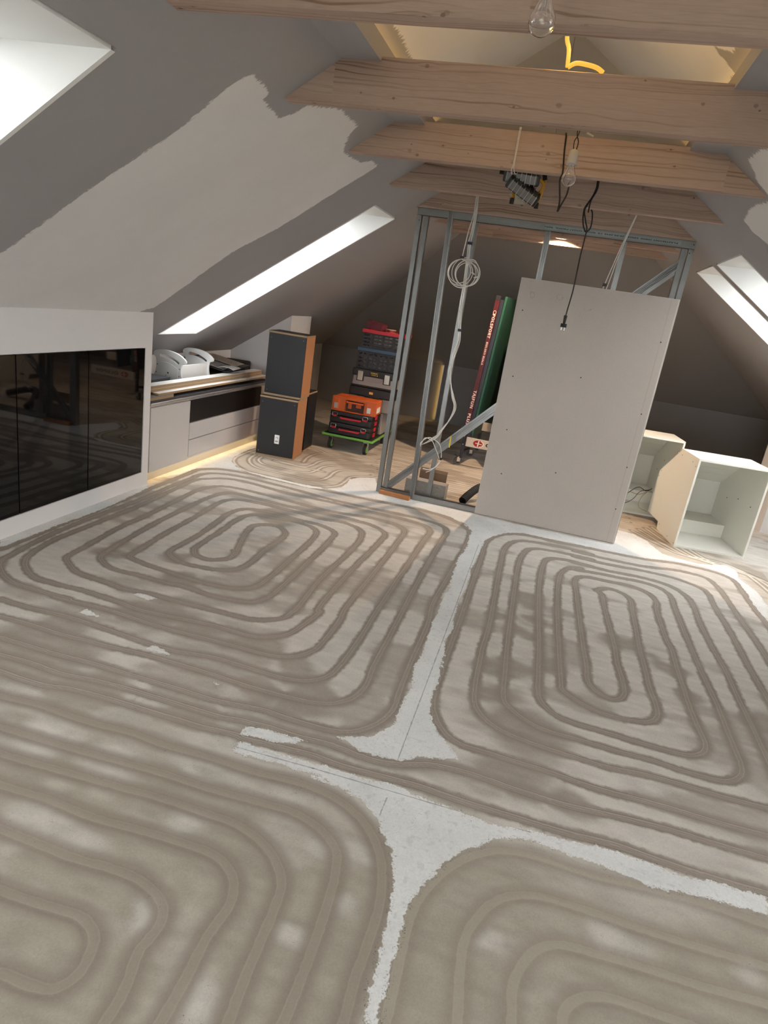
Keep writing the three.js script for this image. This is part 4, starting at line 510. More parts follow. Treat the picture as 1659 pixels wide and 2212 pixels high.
// ------------------------------------------------------------------ metal stud frame, plasterboard
const ZF = -5.575;
function cProfile(w, d, ribs) {        // web towards +y of the shape, flanges back; thin folded sheet
  const t = 0.0022, o = []; o.push([-w / 2, -d], [-w / 2, 0]);
  if (ribs) for (const x of [-w * 0.22, 0, w * 0.22]) o.push([x - 0.004, 0], [x - 0.0025, -0.005], [x + 0.0025, -0.005], [x + 0.004, 0]);
  o.push([w / 2, 0], [w / 2, -d], [w / 2 - 0.008, -d], [w / 2 - 0.008, -d + t], [w / 2 - t, -d + t], [w / 2 - t, -t]);
  if (ribs) for (const x of [w * 0.22, 0, -w * 0.22]) o.push([x + 0.004 + t * 0.5, -t], [x + 0.0025, -0.005 - t], [x - 0.0025, -0.005 - t], [x - 0.004 - t * 0.5, -t]);
  o.push([-w / 2 + t, -t], [-w / 2 + t, -d + t], [-w / 2 + 0.008, -d + t], [-w / 2 + 0.008, -d]); return shapeOf(o);
}
// upright(x0 at foot, x1 at head): extruded along +y with the web facing +z
function upright(shape, x0, y0, x1, y1, z) { const L = Math.hypot(x1 - x0, y1 - y0), g = extr(shape, L); g.rotateX(-Math.PI / 2); g.applyMatrix4(new THREE.Matrix4().makeScale(1, 1, -1)); const n = g.index ? g.toNonIndexed() : g; const p = n.attributes.position; for (let i = 0; i < p.count; i += 3) for (let c = 0; c < 3; c++) { const q = p.array[(i + 1) * 3 + c]; p.array[(i + 1) * 3 + c] = p.array[(i + 2) * 3 + c]; p.array[(i + 2) * 3 + c] = q; } n.computeVertexNormals(); n.rotateZ(-Math.atan2(x1 - x0, y1 - y0)); return n.translate(x0, y0, z); }
{
  const t = thing('metal_stud_frame', 'galvanised steel stud partition frame under the fifth beam, partly boarded', 'stud frame', [-0.25, 0, ZF]);
  const X = 0.25, s50 = cProfile(0.038, 0.05, false), rib = cProfile(0.044, 0.048, true);
  const printTex = canvasTex(1024, 64, (c) => { c.fillStyle = '#8f9698'; c.fillRect(0, 0, 1024, 64); c.fillStyle = '#2c3032'; c.font = 'bold 30px sans-serif'; c.save(); c.translate(1024, 64); c.rotate(Math.PI); c.fillText('PLASTIKOWY UW50  SINIAT 20.04.2016  CE  NIVEN SINIAT PROFIL  NIDA', 20, 42); c.restore(); });
  part('top_track', [boxB(-1.312 + X, 0.803 + X, 2.34, 2.342, -0.05, 0), boxB(-1.312 + X, 0.803 + X, 2.34, 2.394, -0.002, 0), boxB(-1.312 + X, 0.803 + X, 2.34, 2.394, -0.05, -0.048), boxB(-1.312 + X, 0.803 + X, 2.3925, 2.3945, -0.05, 0)], mZinc, t);
  const pr = part('printed_line', new THREE.PlaneGeometry(1.0, 0.03), M(0xffffff, 0.4, { map: printTex, metalness: 0.5 }), t); pr.position.set(0.2 + X, 2.368, 0.001);
  part('bottom_track', [boxB(-1.29 + X, 0.78 + X, 0, 0.002, -0.05, 0), boxB(-1.29 + X, 0.78 + X, 0, 0.05, -0.002, 0), boxB(-1.29 + X, 0.78 + X, 0, 0.05, -0.05, -0.048)], mZinc, t);
  part('stud', upright(s50, -1.293 + X, 0.004, -1.293 + X, 2.338, 0.003), mZinc, t); part('stud', upright(s50, -1.24 + X, 0.004, -1.24 + X, 2.338, -0.02), mZinc, t);
  part('stud', upright(rib, -0.978 + X, 0.016, -1.042 + X, 2.39, 0.006), mZinc, t); part('stud', upright(rib, -0.266 + X, 0.004, -0.266 + X, 2.338, 0.002), mZinc, t);
  part('stud', upright(s50, -0.842 + X, 0.004, -0.842 + X, 2.338, -0.06), mZinc, t); part('stud', upright(s50, 0.295 + X, 0.004, 0.31 + X, 2.338, -0.05), mZinc, t);
  part('stud', upright(s50, 0.738 + X, 0.004, 0.738 + X, 2.338, -0.02), mZinc, t); part('stud', upright(s50, 0.784 + X, 0.004, 0.784 + X, 2.338, 0.002), mZinc, t);
  part('brace', [barBetween([-1.262 + X, 0.03, -0.03], [-0.1 + X, 1.262, -0.03], cProfile(0.05, 0.03, true), Math.PI / 2).translate(0, 0, 0.0)], mZinc, t); part('brace', [barBetween([-1.235 + X, 0.03, -0.058], [-0.1 + X, 1.215, -0.058], cProfile(0.03, 0.02, true))], mZinc, t);
  part('brace', barBetween([0.735 + X, 2.236, -0.03], [-0.1 + X, 1.4, -0.03], cProfile(0.055, 0.03, true), Math.PI / 2), mZinc, t); part('brace', barBetween([0.73 + X, 2.19, -0.058], [-0.06 + X, 1.4, -0.058], cProfile(0.03, 0.02, true)), mZinc, t);
  parts('screw', [[-1.29, 2.3], [0.79, 2.37], [0.775, 2.31]].map(([x, y]) => cyl(0.004, 0.004, 8).rotateX(Math.PI / 2).translate(x + X, y, 0.002)), mDarkGap, t);
}
{
  const boardTex = dataTex(512, 512, (i, j) => { let v = 0.97 + 0.06 * (fbm(i / 60, j / 60) - 0.5) + 0.05 * (noise(i / 2, j / 2) - 0.5); const sc = (a, b, rx, ry) => { const d = Math.hypot((i / 512 - a) / rx, (j / 512 - b) / ry) + 0.5 * (noise(i / 4, j / 4) - 0.5); return d > 0.75 && d < 1.05 ? 0.84 : 1; }, st = sc(0.09, 0.94, 0.016, 0.012) * sc(0.27, 0.945, 0.022, 0.01) * (Math.hypot((i / 512 - 0.47) / 0.03, (j / 512 - 0.915) / 0.004) < 1 && noise(i / 1.5, j / 1.5) > 0.62 ? 0.6 : 1); v *= st;
    return [0.51 * v, 0.462 * v, 0.418 * v]; });
  const t = thing('plasterboard_sheet', 'large grey plasterboard sheet screwed to the stud frame', 'plasterboard', [-0.398, 0, ZF + 0.005]), w = 1.196, h = 1.985;
  part('core', rboxB(0, w, 0.004, h - 0.002, 0, 0.0115, 0.001), M(lin(0.62, 0.57, 0.5), 0.9), t, 'pale gypsum edge'); const f = part('paper_face', new THREE.PlaneGeometry(w - 0.012, h - 0.008).translate(w / 2 - 0.004, h / 2, 0.0122), M(0xffffff, 0.85, { map: boardTex }), t);
  part('edge_tape', boxB(w - 0.065, w - 0.055, 0.01, h - 0.01, 0.012, 0.0128), M(lin(0.46, 0.41, 0.36), 0.8), t);
  parts('screw', [[0.06, 1.74], [0.09, 1.22], [0.13, 0.78], [0.16, 0.4], [1.14, 1.66], [1.14, 1.1], [1.14, 0.66], [1.14, 0.3], [0.62, 1.3], [0.6, 0.5]].map(([x, y]) => cyl(0.005, 0.002, 10).rotateX(Math.PI / 2).translate(x, y, 0.0125)), mDarkGap, t);
}
{
  const t = thing('concrete_block', 'speckled grey concrete block on edge behind the bottom track', 'block', [-0.89, 0, -5.765], -0.05);
  const spk = dataTex(256, 256, (i, j) => { const n = noise(i / 3, j / 3), v = (0.9 + 0.2 * (fbm(i / 20, j / 20) - 0.5)) * (n > 0.78 ? 0.55 : 1); return [0.36 * v, 0.335 * v, 0.3 * v]; }); part('body', rboxB(-0.19, 0.19, 0, 0.15, -0.06, 0.06, 0.004, 2), M(0xffffff, 0.95, { map: spk }), t);
  const c = thing('cardboard_piece', 'brown cardboard piece standing behind the concrete block', 'cardboard', [-0.86, 0, -5.865], -0.06); part('panel', rboxB(-0.13, 0.13, 0, 0.215, -0.004, 0.004, 0.001), M(lin(0.2, 0.125, 0.075), 0.9), c); part('folded_flap', mv(rboxB(-0.13, 0.13, 0, 0.03, -0.002, 0.002, 0.001), 0, 0.214, 0, -0.5), M(lin(0.22, 0.14, 0.085), 0.9), c);
  const o = thing('timber_offcut', 'short orange brown timber strip in front of the frame foot', 'timber', [-1.128, 0, -5.535], -0.11); part('body', rboxB(-0.145, 0.145, 0, 0.035, -0.02, 0.02, 0.003), M(0xffffff, 0.8, { map: dataTex(256, 64, (i, j) => { const v = 0.9 + 0.3 * (noise(i / 30, j / 2) - 0.5); return [0.47 * v, 0.2 * v, 0.075 * v]; }) }), o);
  const hs = thing('hose', 'thick black ribbed hose end curling out beside the plasterboard foot', 'hose', [-0.3, 0, -5.95]); const hp = [[-0.24, 0.03, 0.17], [-0.21, 0.06, 0.06], [-0.13, 0.12, -0.08], [0.0, 0.14, -0.2], [0.18, 0.1, -0.26], [0.35, 0.04, -0.2]], cv = new THREE.CatmullRomCurve3(hp.map(V)); part('tube', [new THREE.TubeGeometry(cv, 60, 0.034, 14), ...Array.from({ length: 40 }, (_, i) => { const p = cv.getPoint(i / 39), q = cv.getTangent(i / 39), g = new THREE.TorusGeometry(0.034, 0.004, 6, 14); g.applyQuaternion(new THREE.Quaternion().setFromUnitVectors(new THREE.Vector3(0, 0, 1), q)); return g.translate(p.x, p.y, p.z); })], mBlackRubber, hs);
  { const m = shadow(new THREE.Mesh(tube([[-0.53, 0.012, -5.7], [-0.45, 0.01, -5.73], [-0.3, 0.01, -5.76], [0.1, 0.01, -5.8]], 0.006, 6), mCableWhite)); m.name = 'floor_cable'; tag(m, 'white cable lying on the floor behind the bottom track', 'cable'); scene.add(m); }
}

// ------------------------------------------------------------------ folded table tennis table behind the frame
{
  const t = thing('tennis_table', 'folded green table tennis table on castors with a red lettered rail', 'table tennis table', [-0.8, 0, -7.32], 0);
  const mGreen = M(lin(0.011, 0.043, 0.032), 0.45), mNavy = M(lin(0.015, 0.017, 0.03), 0.4), mBoard = M(lin(0.56, 0.5, 0.44), 0.6);
  const lean = (g) => g.translate(0, -0.345, 0).rotateZ(-0.055).translate(0, 0.345, 0);
  const Y0 = 0.36, Y1 = 1.86;
  // the half facing the stud frame, turned away to the right
  part('table_half', lean(rbox(1.3, 1.52, 0.02, 0.003).rotateY(1.41).translate(0.182, 1.12, -0.65)), mGreen, t); part('table_half', lean(rbox(1.3, 1.5, 0.02, 0.003).rotateY(1.44).translate(0.4, 1.12, -0.68)), mGreen, t);
  part('edge_line', lean(rbox(0.006, 1.52, 0.022, 0.002).rotateY(1.41).translate(0.079, 1.12, -0.005)), M(lin(0.02, 0.1, 0.068), 0.5), t, 'pale green edge');
  const railTex = canvasTex(1024, 40, (c) => { c.fillStyle = '#4a0b11'; c.fillRect(0, 0, 1024, 40); c.fillStyle = '#f0dcd4'; c.textBaseline = 'middle'; c.font = 'bold 36px sans-serif'; c.fillText('POLSPORT', 96, 21); c.beginPath(); c.arc(86, 20, 13, 0, 7); c.lineWidth = 4; c.strokeStyle = '#f0dcd4'; c.stroke(); c.font = 'bold 24px sans-serif'; c.fillText('BIELSKO-BIAŁA', 300, 21); c.font = 'bold 40px sans-serif'; c.fillText('TAJFUN', 668, 21); c.fillText('PLUS', 846, 21); });
  const rail = part('rail', lean(rbox(0.046, 1.48, 0.03, 0.003).translate(0.0, 1.09, 0.02)), M(lin(0.07, 0.006, 0.009), 0.5), t, 'dark red rail'); part('rail_lettering', lean(new THREE.PlaneGeometry(1.47, 0.044).rotateZ(-Math.PI / 2).translate(0, 1.09, 0.0356)), M(0xffffff, 0.45, { map: railTex }), rail); part('rail_cap', lean(rbox(0.05, 0.05, 0.034, 0.004).translate(0.0, 1.85, 0.02)), mBlackPlastic, rail);
  part('frame_tube', lean(rbox(0.04, 1.5, 0.03, 0.003).translate(0.045, 1.09, 0.0)), mNavy, t);
  part('leg', [rbox(0.034, 0.32, 0.034, 0.004, 0.0, 0.245, 0.0), rbox(0.03, 0.03, 0.62, 0.004).rotateX(-0.12).translate(0.01, 0.12, -0.31)], mNavy, t); part('leg', [rbox(0.034, 0.5, 0.034, 0.004, 0.12, 0.36, -0.5)], mNavy, t);
  const logoTex = canvasTex(512, 160, (c) => { c.fillStyle = '#c8b9a8'; c.fillRect(0, 0, 512, 160); c.fillStyle = '#9c1018'; c.beginPath(); c.arc(100, 80, 62, 0, 7); c.fill(); c.strokeStyle = '#e9d9cc'; c.lineWidth = 14; c.beginPath(); c.arc(100, 80, 56, -1.2, 1.4); c.stroke(); c.beginPath(); c.moveTo(100, 20); c.lineTo(92, 138); c.moveTo(62, 76); c.lineTo(140, 84); c.stroke(); c.fillStyle = '#0a0a0c'; c.font = 'bold 92px sans-serif'; c.fillText('OLSPORT', 178, 114); });
  const ap = part('apron_board', rbox(0.62, 0.105, 0.014, 0.003, 0.34, 0.288, 0.022), mBoard, t, 'pale board with a round red logo'); part('board_print', new THREE.PlaneGeometry(0.5, 0.098).translate(0.325, 0.288, 0.0295), M(0xffffff, 0.55, { map: logoTex }), ap);
  part('apron_board', rbox(0.6, 0.1, 0.014, 0.003, 0.4, 0.43, -0.35), mBoard, t);
  const turned = (g, x, z) => g.translate(-x, 0, -z).rotateY(-1.05).translate(x, 0, z);
  const castor = (x, z, r) => { const w = part('castor', [turned(cyl(r, 0.026, 24).rotateZ(Math.PI / 2).translate(x - 0.01, r, z + 0.02), x, z)], M(lin(0.07, 0.07, 0.07), 0.6), t); part('castor_fork', [boxB(x - 0.03, x - 0.026, r * 0.9, r * 2.05, z, z + 0.04), boxB(x + 0.006, x + 0.01, r * 0.9, r * 2.05, z, z + 0.04), boxB(x - 0.03, x + 0.012, r * 2.0, r * 2.1, z - 0.005, z + 0.045)].map((g) => turned(g, x, z)), mSteel, w); part('wheel_core', turned(cyl(r * 0.55, 0.03, 18).rotateZ(Math.PI / 2).translate(x - 0.01, r, z + 0.02), x, z), mBlackPlastic, w); if (r > 0.04) part('brake_lever', mv(box(0.05, 0.006, 0.03), x - 0.045, r * 2.25, z + 0.02, 0, 0, -0.5), mBlackPlastic, w); };
  castor(-0.005, 0.0, 0.048); castor(0.06, -0.6, 0.04);
  parts('bolt', [[0, 0.37], [0, 0.345], [0, 0.25]].map(([x, y]) => cyl(0.005, 0.004, 10).rotateX(Math.PI / 2).translate(x, y, 0.019)), M(lin(0.8, 0.8, 0.8), 0.3), t);
}

// ------------------------------------------------------------------ white cabinet carcasses on the right
function whiteCabinet(label, pos, turn, w) {
  const t = thing('cabinet_carcass', label, 'cabinet', pos, turn), T = 0.018, D = 0.86, H = 0.775;
  const side = shapeOf([[0, 0], [-0.497, 0], [-0.52, 0.068], [-D, 0.068], [-D - 0.003, 0.478], [-0.44, H], [0, H]]);      // drawn as (depth, height)
  const S = extr(side, T).rotateY(-Math.PI / 2);         // x -> z depth
  const sg = (x) => { const g = extr(side, T - 0.002, 0.001); g.rotateY(-Math.PI / 2); const p = g.attributes.position; for (let i = 0; i < p.count; i++) p.setZ(i, p.getZ(i)); return g.translate(x, 0, 0); };
  part('side_panel', sg(T - 0.001), mWhiteCab, t); part('side_panel', sg(w - 0.001), mWhiteCab, t);
  const px0 = T + 0.001, px1 = w - T - 0.001;
  part('bottom_panel', boxB(px0, px1, 0.001, T, -0.49, -0.002), mWhiteCab, t); part('step_panel', [boxB(px0, px1, T, 0.14, -0.505, -0.49), boxB(px0, px1, 0.122, 0.14, -D + 0.01, -0.505)], mWhiteCab, t);
  part('top_panel', rboxB(0.001, w - 0.001, H + 0.0005, H + 0.018, -0.44, 0, 0.001), mWhiteCab, t);
  part('back_panel', boxB(px0, px1, 0.075, 0.47, -D + 0.002, -D + 0.012), mWhiteCab, t);
  parts('slanted_panel', [[0, 0.33], [0.33, 0.56], [0.56, 1]].map(([a, b]) => prism([[px0, lerp(0.478, H, a), lerp(-D, -0.44, a)], [px1, lerp(0.478, H, a), lerp(-D, -0.44, a)], [px1, lerp(0.478, H, b - 0.006), lerp(-D, -0.44, b - 0.006)], [px0, lerp(0.478, H, b - 0.006), lerp(-D, -0.44, b - 0.006)]], [0, -0.008, 0.006])), mWhiteCab, t);
  parts('dowel_hole', [[0.03, 0.02], [0.03, 0.2], [0.06, 0.46], [0.72, 0.03], [0.74, 0.12], [0.6, 0.8], [0.5, 0.8], [0.44, 0.83], [0.74, 0.4]].map(([y, z]) => cyl(0.004, 0.002, 8).rotateZ(Math.PI / 2).translate(-0.0005, y, -z)), mDarkGap, t);
  parts('shelf_pin_hole', [[0.28, 0.62], [0.33, 0.4], [0.33, 0.14]].map(([y, z]) => cyl(0.005, 0.004, 8).rotateZ(Math.PI / 2).translate(w - T - 0.001, y + 0.1, -z)), mDarkGap, t);
  return t;
}
whiteCabinet('front white cabinet carcass with a slanted back, open towards the room', [1.324, 0, -5.858], 0.152, 0.607);
const backCab = whiteCabinet('rear white cabinet carcass half hidden by the plasterboard', [0.77, 0, -6.70], 0.1, 0.6);
part('hinge_plate', [box(0.012, 0.04, 0.03, 0.574, 0.69, -0.06), box(0.02, 0.012, 0.03, 0.57, 0.68, -0.03)], mSteel, backCab, 'small metal hinge plate');
{
  const w = thing('loose_wires', 'thin dark and yellow wires sprawling out of the rear cabinet', 'wires', [1.0, 0.145, -6.8]);
  part('dark_wire', [tube([[-0.15, -0.1, 0.1], [-0.05, 0.05, 0.12], [0.05, 0.13, 0.06], [0.14, 0.1, 0.02], [0.2, 0.12, -0.05]], 0.004, 5), tube([[0.18, 0.11, -0.03], [0.08, 0.09, 0.06], [0.02, 0.02, 0.14], [-0.06, -0.03, 0.18], [-0.14, -0.02, 0.16]], 0.003, 5)], M(lin(0.03, 0.015, 0.02), 0.5), w); part('yellow_wire', [tube([[-0.12, 0.08, 0.02], [-0.02, 0.07, 0.05], [0.07, 0.06, 0.06], [0.15, 0.09, 0.02]], 0.003, 5), tube([[0.15, 0.09, 0.02], [0.1, 0.04, 0.09], [0.09, -0.04, 0.14], [0.17, -0.07, 0.17]], 0.003, 5)], M(lin(0.35, 0.26, 0.1), 0.5), w);
}

// ------------------------------------------------------------------ hanging things: bulbs, floodlight, cables
const bulbGlass = MP(0xffffff, 0.0, { transmission: 1, thickness: 0.001, ior: 1.5 });
function bulb(label, x, yb, z, cordTop, r = 0.03, socketCap = true) {
  const t = thing('pendant_bulb', label, 'light bulb', [x, yb, z]);
  const prof = []; for (let i = 0; i <= 14; i++) { const a = i / 14 * Math.PI * 0.72; prof.push(new THREE.Vector2(r * Math.sin(a) + 1e-4, r - r * Math.cos(a))); } prof.push(new THREE.Vector2(r * 0.56, r * 2.15), new THREE.Vector2(r * 0.45, r * 2.6), new THREE.Vector2(r * 0.44, r * 2.9));
  const inner = prof.map((p) => new THREE.Vector2(Math.max(1e-4, p.x - 0.0012), p.y + (p.y < r ? 0.0012 * (1 - p.y / r) : 0))).reverse();
  part('glass_envelope', new THREE.LatheGeometry([...prof, ...inner], 40), bulbGlass, t);
  part('filament_mount', [cyl(0.0045, r * 0.9, 10, 0.003).translate(0, r * 2.35, 0), tube([[-0.003, r * 1.95, 0], [-0.009, r * 1.35, 0.002]], 0.0006, 5), tube([[0.003, r * 1.95, 0], [0.009, r * 1.35, -0.002]], 0.0006, 5), tube([[-0.009, r * 1.35, 0.002], [0, r * 1.42, 0.006], [0.009, r * 1.35, -0.002]], 0.0005, 5)], mSteel, t);
  part('screw_cap', cyl(r * 0.44, r * 0.4, 18).translate(0, r * 2.95, 0), mAlu, t);
  const s = new THREE.LatheGeometry([[0.012, 0], [r * 0.72, 0], [r * 0.74, 0.006], [r * 0.6, 0.05], [r * 0.42, 0.056], [0.004, 0.06]].map(([a, b]) => new THREE.Vector2(a, b)), 24).translate(0, r * 2.75, 0);
  part('socket', s, M(lin(0.42, 0.4, 0.38), 0.5), t); part('flex', [tube([[-0.004, r * 2.7 + 0.055, 0], [-0.008, r * 2.7 + 0.09, 0.003], [0.004, r * 2.7 + 0.13, 0], [0, cordTop - yb, 0]], 0.0022, 6), tube([[0.006, r * 2.7 + 0.055, 0], [0.008, r * 2.7 + 0.09, -0.003], [-0.004, r * 2.7 + 0.13, 0], [0.003, cordTop - yb, 0]], 0.0022, 6)], mBlackRubber, t);
}
bulb('clear bare bulb hanging at the top edge in front of the first beam', -0.193, 2.27, -1.75, 2.6);
bulb('clear bare bulb in a white socket hanging behind the second beam', -0.112, 2.218, -3.12, 2.57, 0.0305);
{
  const t = thing('back_room_lamp', 'lit warm bulb in an added dark shade hidden behind the beam in the back room', 'lamp', [-0.2, 2.455, -6.865]);
  part('bulb', new THREE.SphereGeometry(0.022, 20, 14).translate(0, 0.03, 0), glowMat(new THREE.Color(1, 0.66, 0.3), 8), t); part('socket', cyl(0.018, 0.05, 16).translate(0, 0.085, 0), mBlackPlastic, t); part('added_lamp_shade', new THREE.LatheGeometry([[0.064, -0.006], [0.062, 0.02], [0.05, 0.07], [0.02, 0.1], [0.017, 0.098], [0.047, 0.068], [0.059, 0.02], [0.061, -0.006], [0.064, -0.006]].map(([a, b]) => new THREE.Vector2(a, b)), 32), mBlackPlastic, t);  // shade is added, out of view, to cut the bulb's light off sideways
  point(new THREE.Color(1, 0.68, 0.42), 16, [-0.2, 2.485, -6.865], 1.0);
}
{
  const t = thing('work_floodlight', 'double halogen work floodlight with wire guards and yellow stand, hung under a beam', 'floodlight', [-0.385, 2.36, -4.05]), mY = M(lin(0.55, 0.28, 0.02), 0.45), mD = M(lin(0.02, 0.02, 0.022), 0.4), mF = M(lin(0.2, 0.2, 0.2), 0.3, { metalness: 0.5 });
  const head = (x, y, z, rz, rx) => { const h = new THREE.Group(); h.name = 'lamp_head'; h.position.set(x, y, z); h.rotation.set(rx, 0, rz); t.add(h); part('housing', [rbox(0.2, 0.06, 0.07, 0.008), ...[-3, -2, -1, 0, 1, 2, 3].map((k) => box(0.004, 0.066, 0.06, k * 0.026, 0.004, -0.014))], mD, h); part('front_glass', rbox(0.17, 0.044, 0.006, 0.002, 0, 0, 0.037), mF, h); parts('guard_wire', [-3, -2, -1, 0, 1, 2, 3].map((k) => tube([[k * 0.026, 0.032, 0.034], [k * 0.026, 0.026, 0.05], [k * 0.026, -0.026, 0.05], [k * 0.026, -0.034, 0.034]], 0.0018, 5)), mSteel, h); };
  head(-0.01, 0.045, 0.01, -0.05, 0.35); head(0.012, -0.022, 0.03, -0.5, 0.5);
  part('bracket', [rbox(0.05, 0.12, 0.03, 0.006, 0.04, 0.0, -0.04), rbox(0.03, 0.1, 0.02, 0.004, 0.05, 0.06, 0.02)], mBlackPlastic, t);
  part('stand_leg', [tube([[-0.04, 0.03, -0.04], [-0.041, -0.04, -0.02], [-0.042, -0.06, -0.01]], 0.009, 8)], mY, t, 'yellow stand tube'); part('stand_leg', [tube([[0.115, 0.06, -0.04], [0.112, 0.0, -0.02], [0.1, -0.07, 0.0]], 0.009, 8), tube([[0.09, 0.045, 0.0], [0.115, 0.02, 0.0], [0.105, -0.02, 0.0]], 0.009, 8)], mY, t, 'yellow stand tube');
  part('foot_cap', [cyl(0.012, 0.03, 12).translate(-0.043, -0.075, -0.01)], mBlackRubber, t); part('foot_cap', [cyl(0.012, 0.03, 12).translate(0.097, -0.086, 0.0)], mBlackRubber, t); part('foot_cap', [cyl(0.012, 0.03, 12).rotateZ(1.5).translate(-0.122, 0.062, 0.0), cyl(0.012, 0.03, 12).rotateZ(0.3).translate(0.113, 0.06, 0.0)], mBlackRubber, t);
  part('packing_tie', [box(0.06, 0.06, 0.004, 0.0, -0.055, -0.02)], M(lin(0.4, 0.36, 0.28), 0.7), t);
  const s = thing('hanging_string', 'white string looped over the beam holding up the floodlight', 'string', [-0.427, 2.58, -3.79]); part('strand', [tube([[0, 0, 0.0], [0.0, -0.04, 0.008], [0.001, -0.16, 0.008], [-0.004, -0.19, -0.0], [-0.012, -0.19, -0.1], [-0.02, -0.15, -0.23]], 0.0022, 5, 8), tube([[0.006, 0, 0.0], [0.006, -0.04, 0.008], [0.006, -0.16, 0.008], [0.008, -0.19, 0.0], [0.01, -0.19, -0.1], [0.01, -0.15, -0.23]], 0.0022, 5, 8)], mCableWhite, s); parts('knot', [new THREE.SphereGeometry(0.006, 8, 6).translate(0.003, -0.05, 0.01), new THREE.SphereGeometry(0.007, 8, 6).translate(0.003, 0, 0.006)], mCableWhite, s);
}
function cable(name, label, runs, r, mat, extra) { const t = thing(name, label, 'cable', runs[0][0]); const o = runs[0][0]; part('wire', runs.map((R) => tube(R.map((p) => [p[0] - o[0], p[1] - o[1], p[2] - o[2]]), r, 7, 8)), mat, t); if (extra) extra(t, o); return t; }
cable('black_cable', 'short black cable loop hanging in front of the beams left of the socket', [[[-0.195, 2.58, -3.8], [-0.19, 2.56, -3.77], [-0.187, 2.528, -3.76], [-0.182, 2.483, -3.75], [-0.169, 2.393, -3.74], [-0.175, 2.356, -3.74], [-0.156, 2.268, -3.74], [-0.154, 2.231, -3.74], [-0.155, 2.209, -3.74], [-0.148, 2.232, -3.74], [-0.141, 2.251, -3.74], [-0.127, 2.293, -3.74], [-0.124, 2.333, -3.75], [-0.12, 2.38, -3.9]]], 0.0045, mBlackRubber);
cable('mains_cable', 'long black power cord with a plug hanging in front of the plasterboard', [[[0.012, 2.57, -4.4], [0.01, 2.49, -4.35], [0.011, 2.45, -4.35], [0, 2.403, -4.35], [-0.027, 2.345, -4.35], [-0.03, 2.32, -4.35], [-0.024, 2.273, -4.35], [-0.009, 2.232, -4.35], [0.009, 2.213, -4.35], [0.027, 2.232, -4.35], [0.028, 2.275, -4.35], [0.02, 2.317, -4.35], [0.01, 2.333, -4.35]], [[0.022, 2.57, -4.4], [0.017, 2.485, -4.33], [0.018, 2.435, -4.33], [-0.003, 2.374, -4.33], [-0.004, 2.313, -4.33]], [[0.016, 2.57, -4.4], [0.014, 2.45, -4.34], [-0.015, 2.36, -4.34], [-0.026, 2.32, -4.34], [-0.004, 2.258, -4.34], [0.01, 2.216, -4.345], [0.007, 2.072, -4.35], [0.009, 1.884, -4.35], [0.002, 1.768, -4.35], [0, 1.72, -4.35]]], 0.0042, mBlackRubber, (t, o) => {
  const P = [0 - o[0], 1.7 - o[1], -4.35 - o[2]]; const p = part('plug', [cyl(0.011, 0.05, 14, 0.008).translate(P[0], P[1] + 0.005, P[2]), cyl(0.019, 0.022, 18).translate(P[0], P[1] - 0.03, P[2])], mBlackRubber, t); parts('pin', [-0.0095, 0.0095].map((x) => cyl(0.0024, 0.02, 8).translate(P[0] + x, P[1] - 0.05, P[2])), mSteel, p);
});
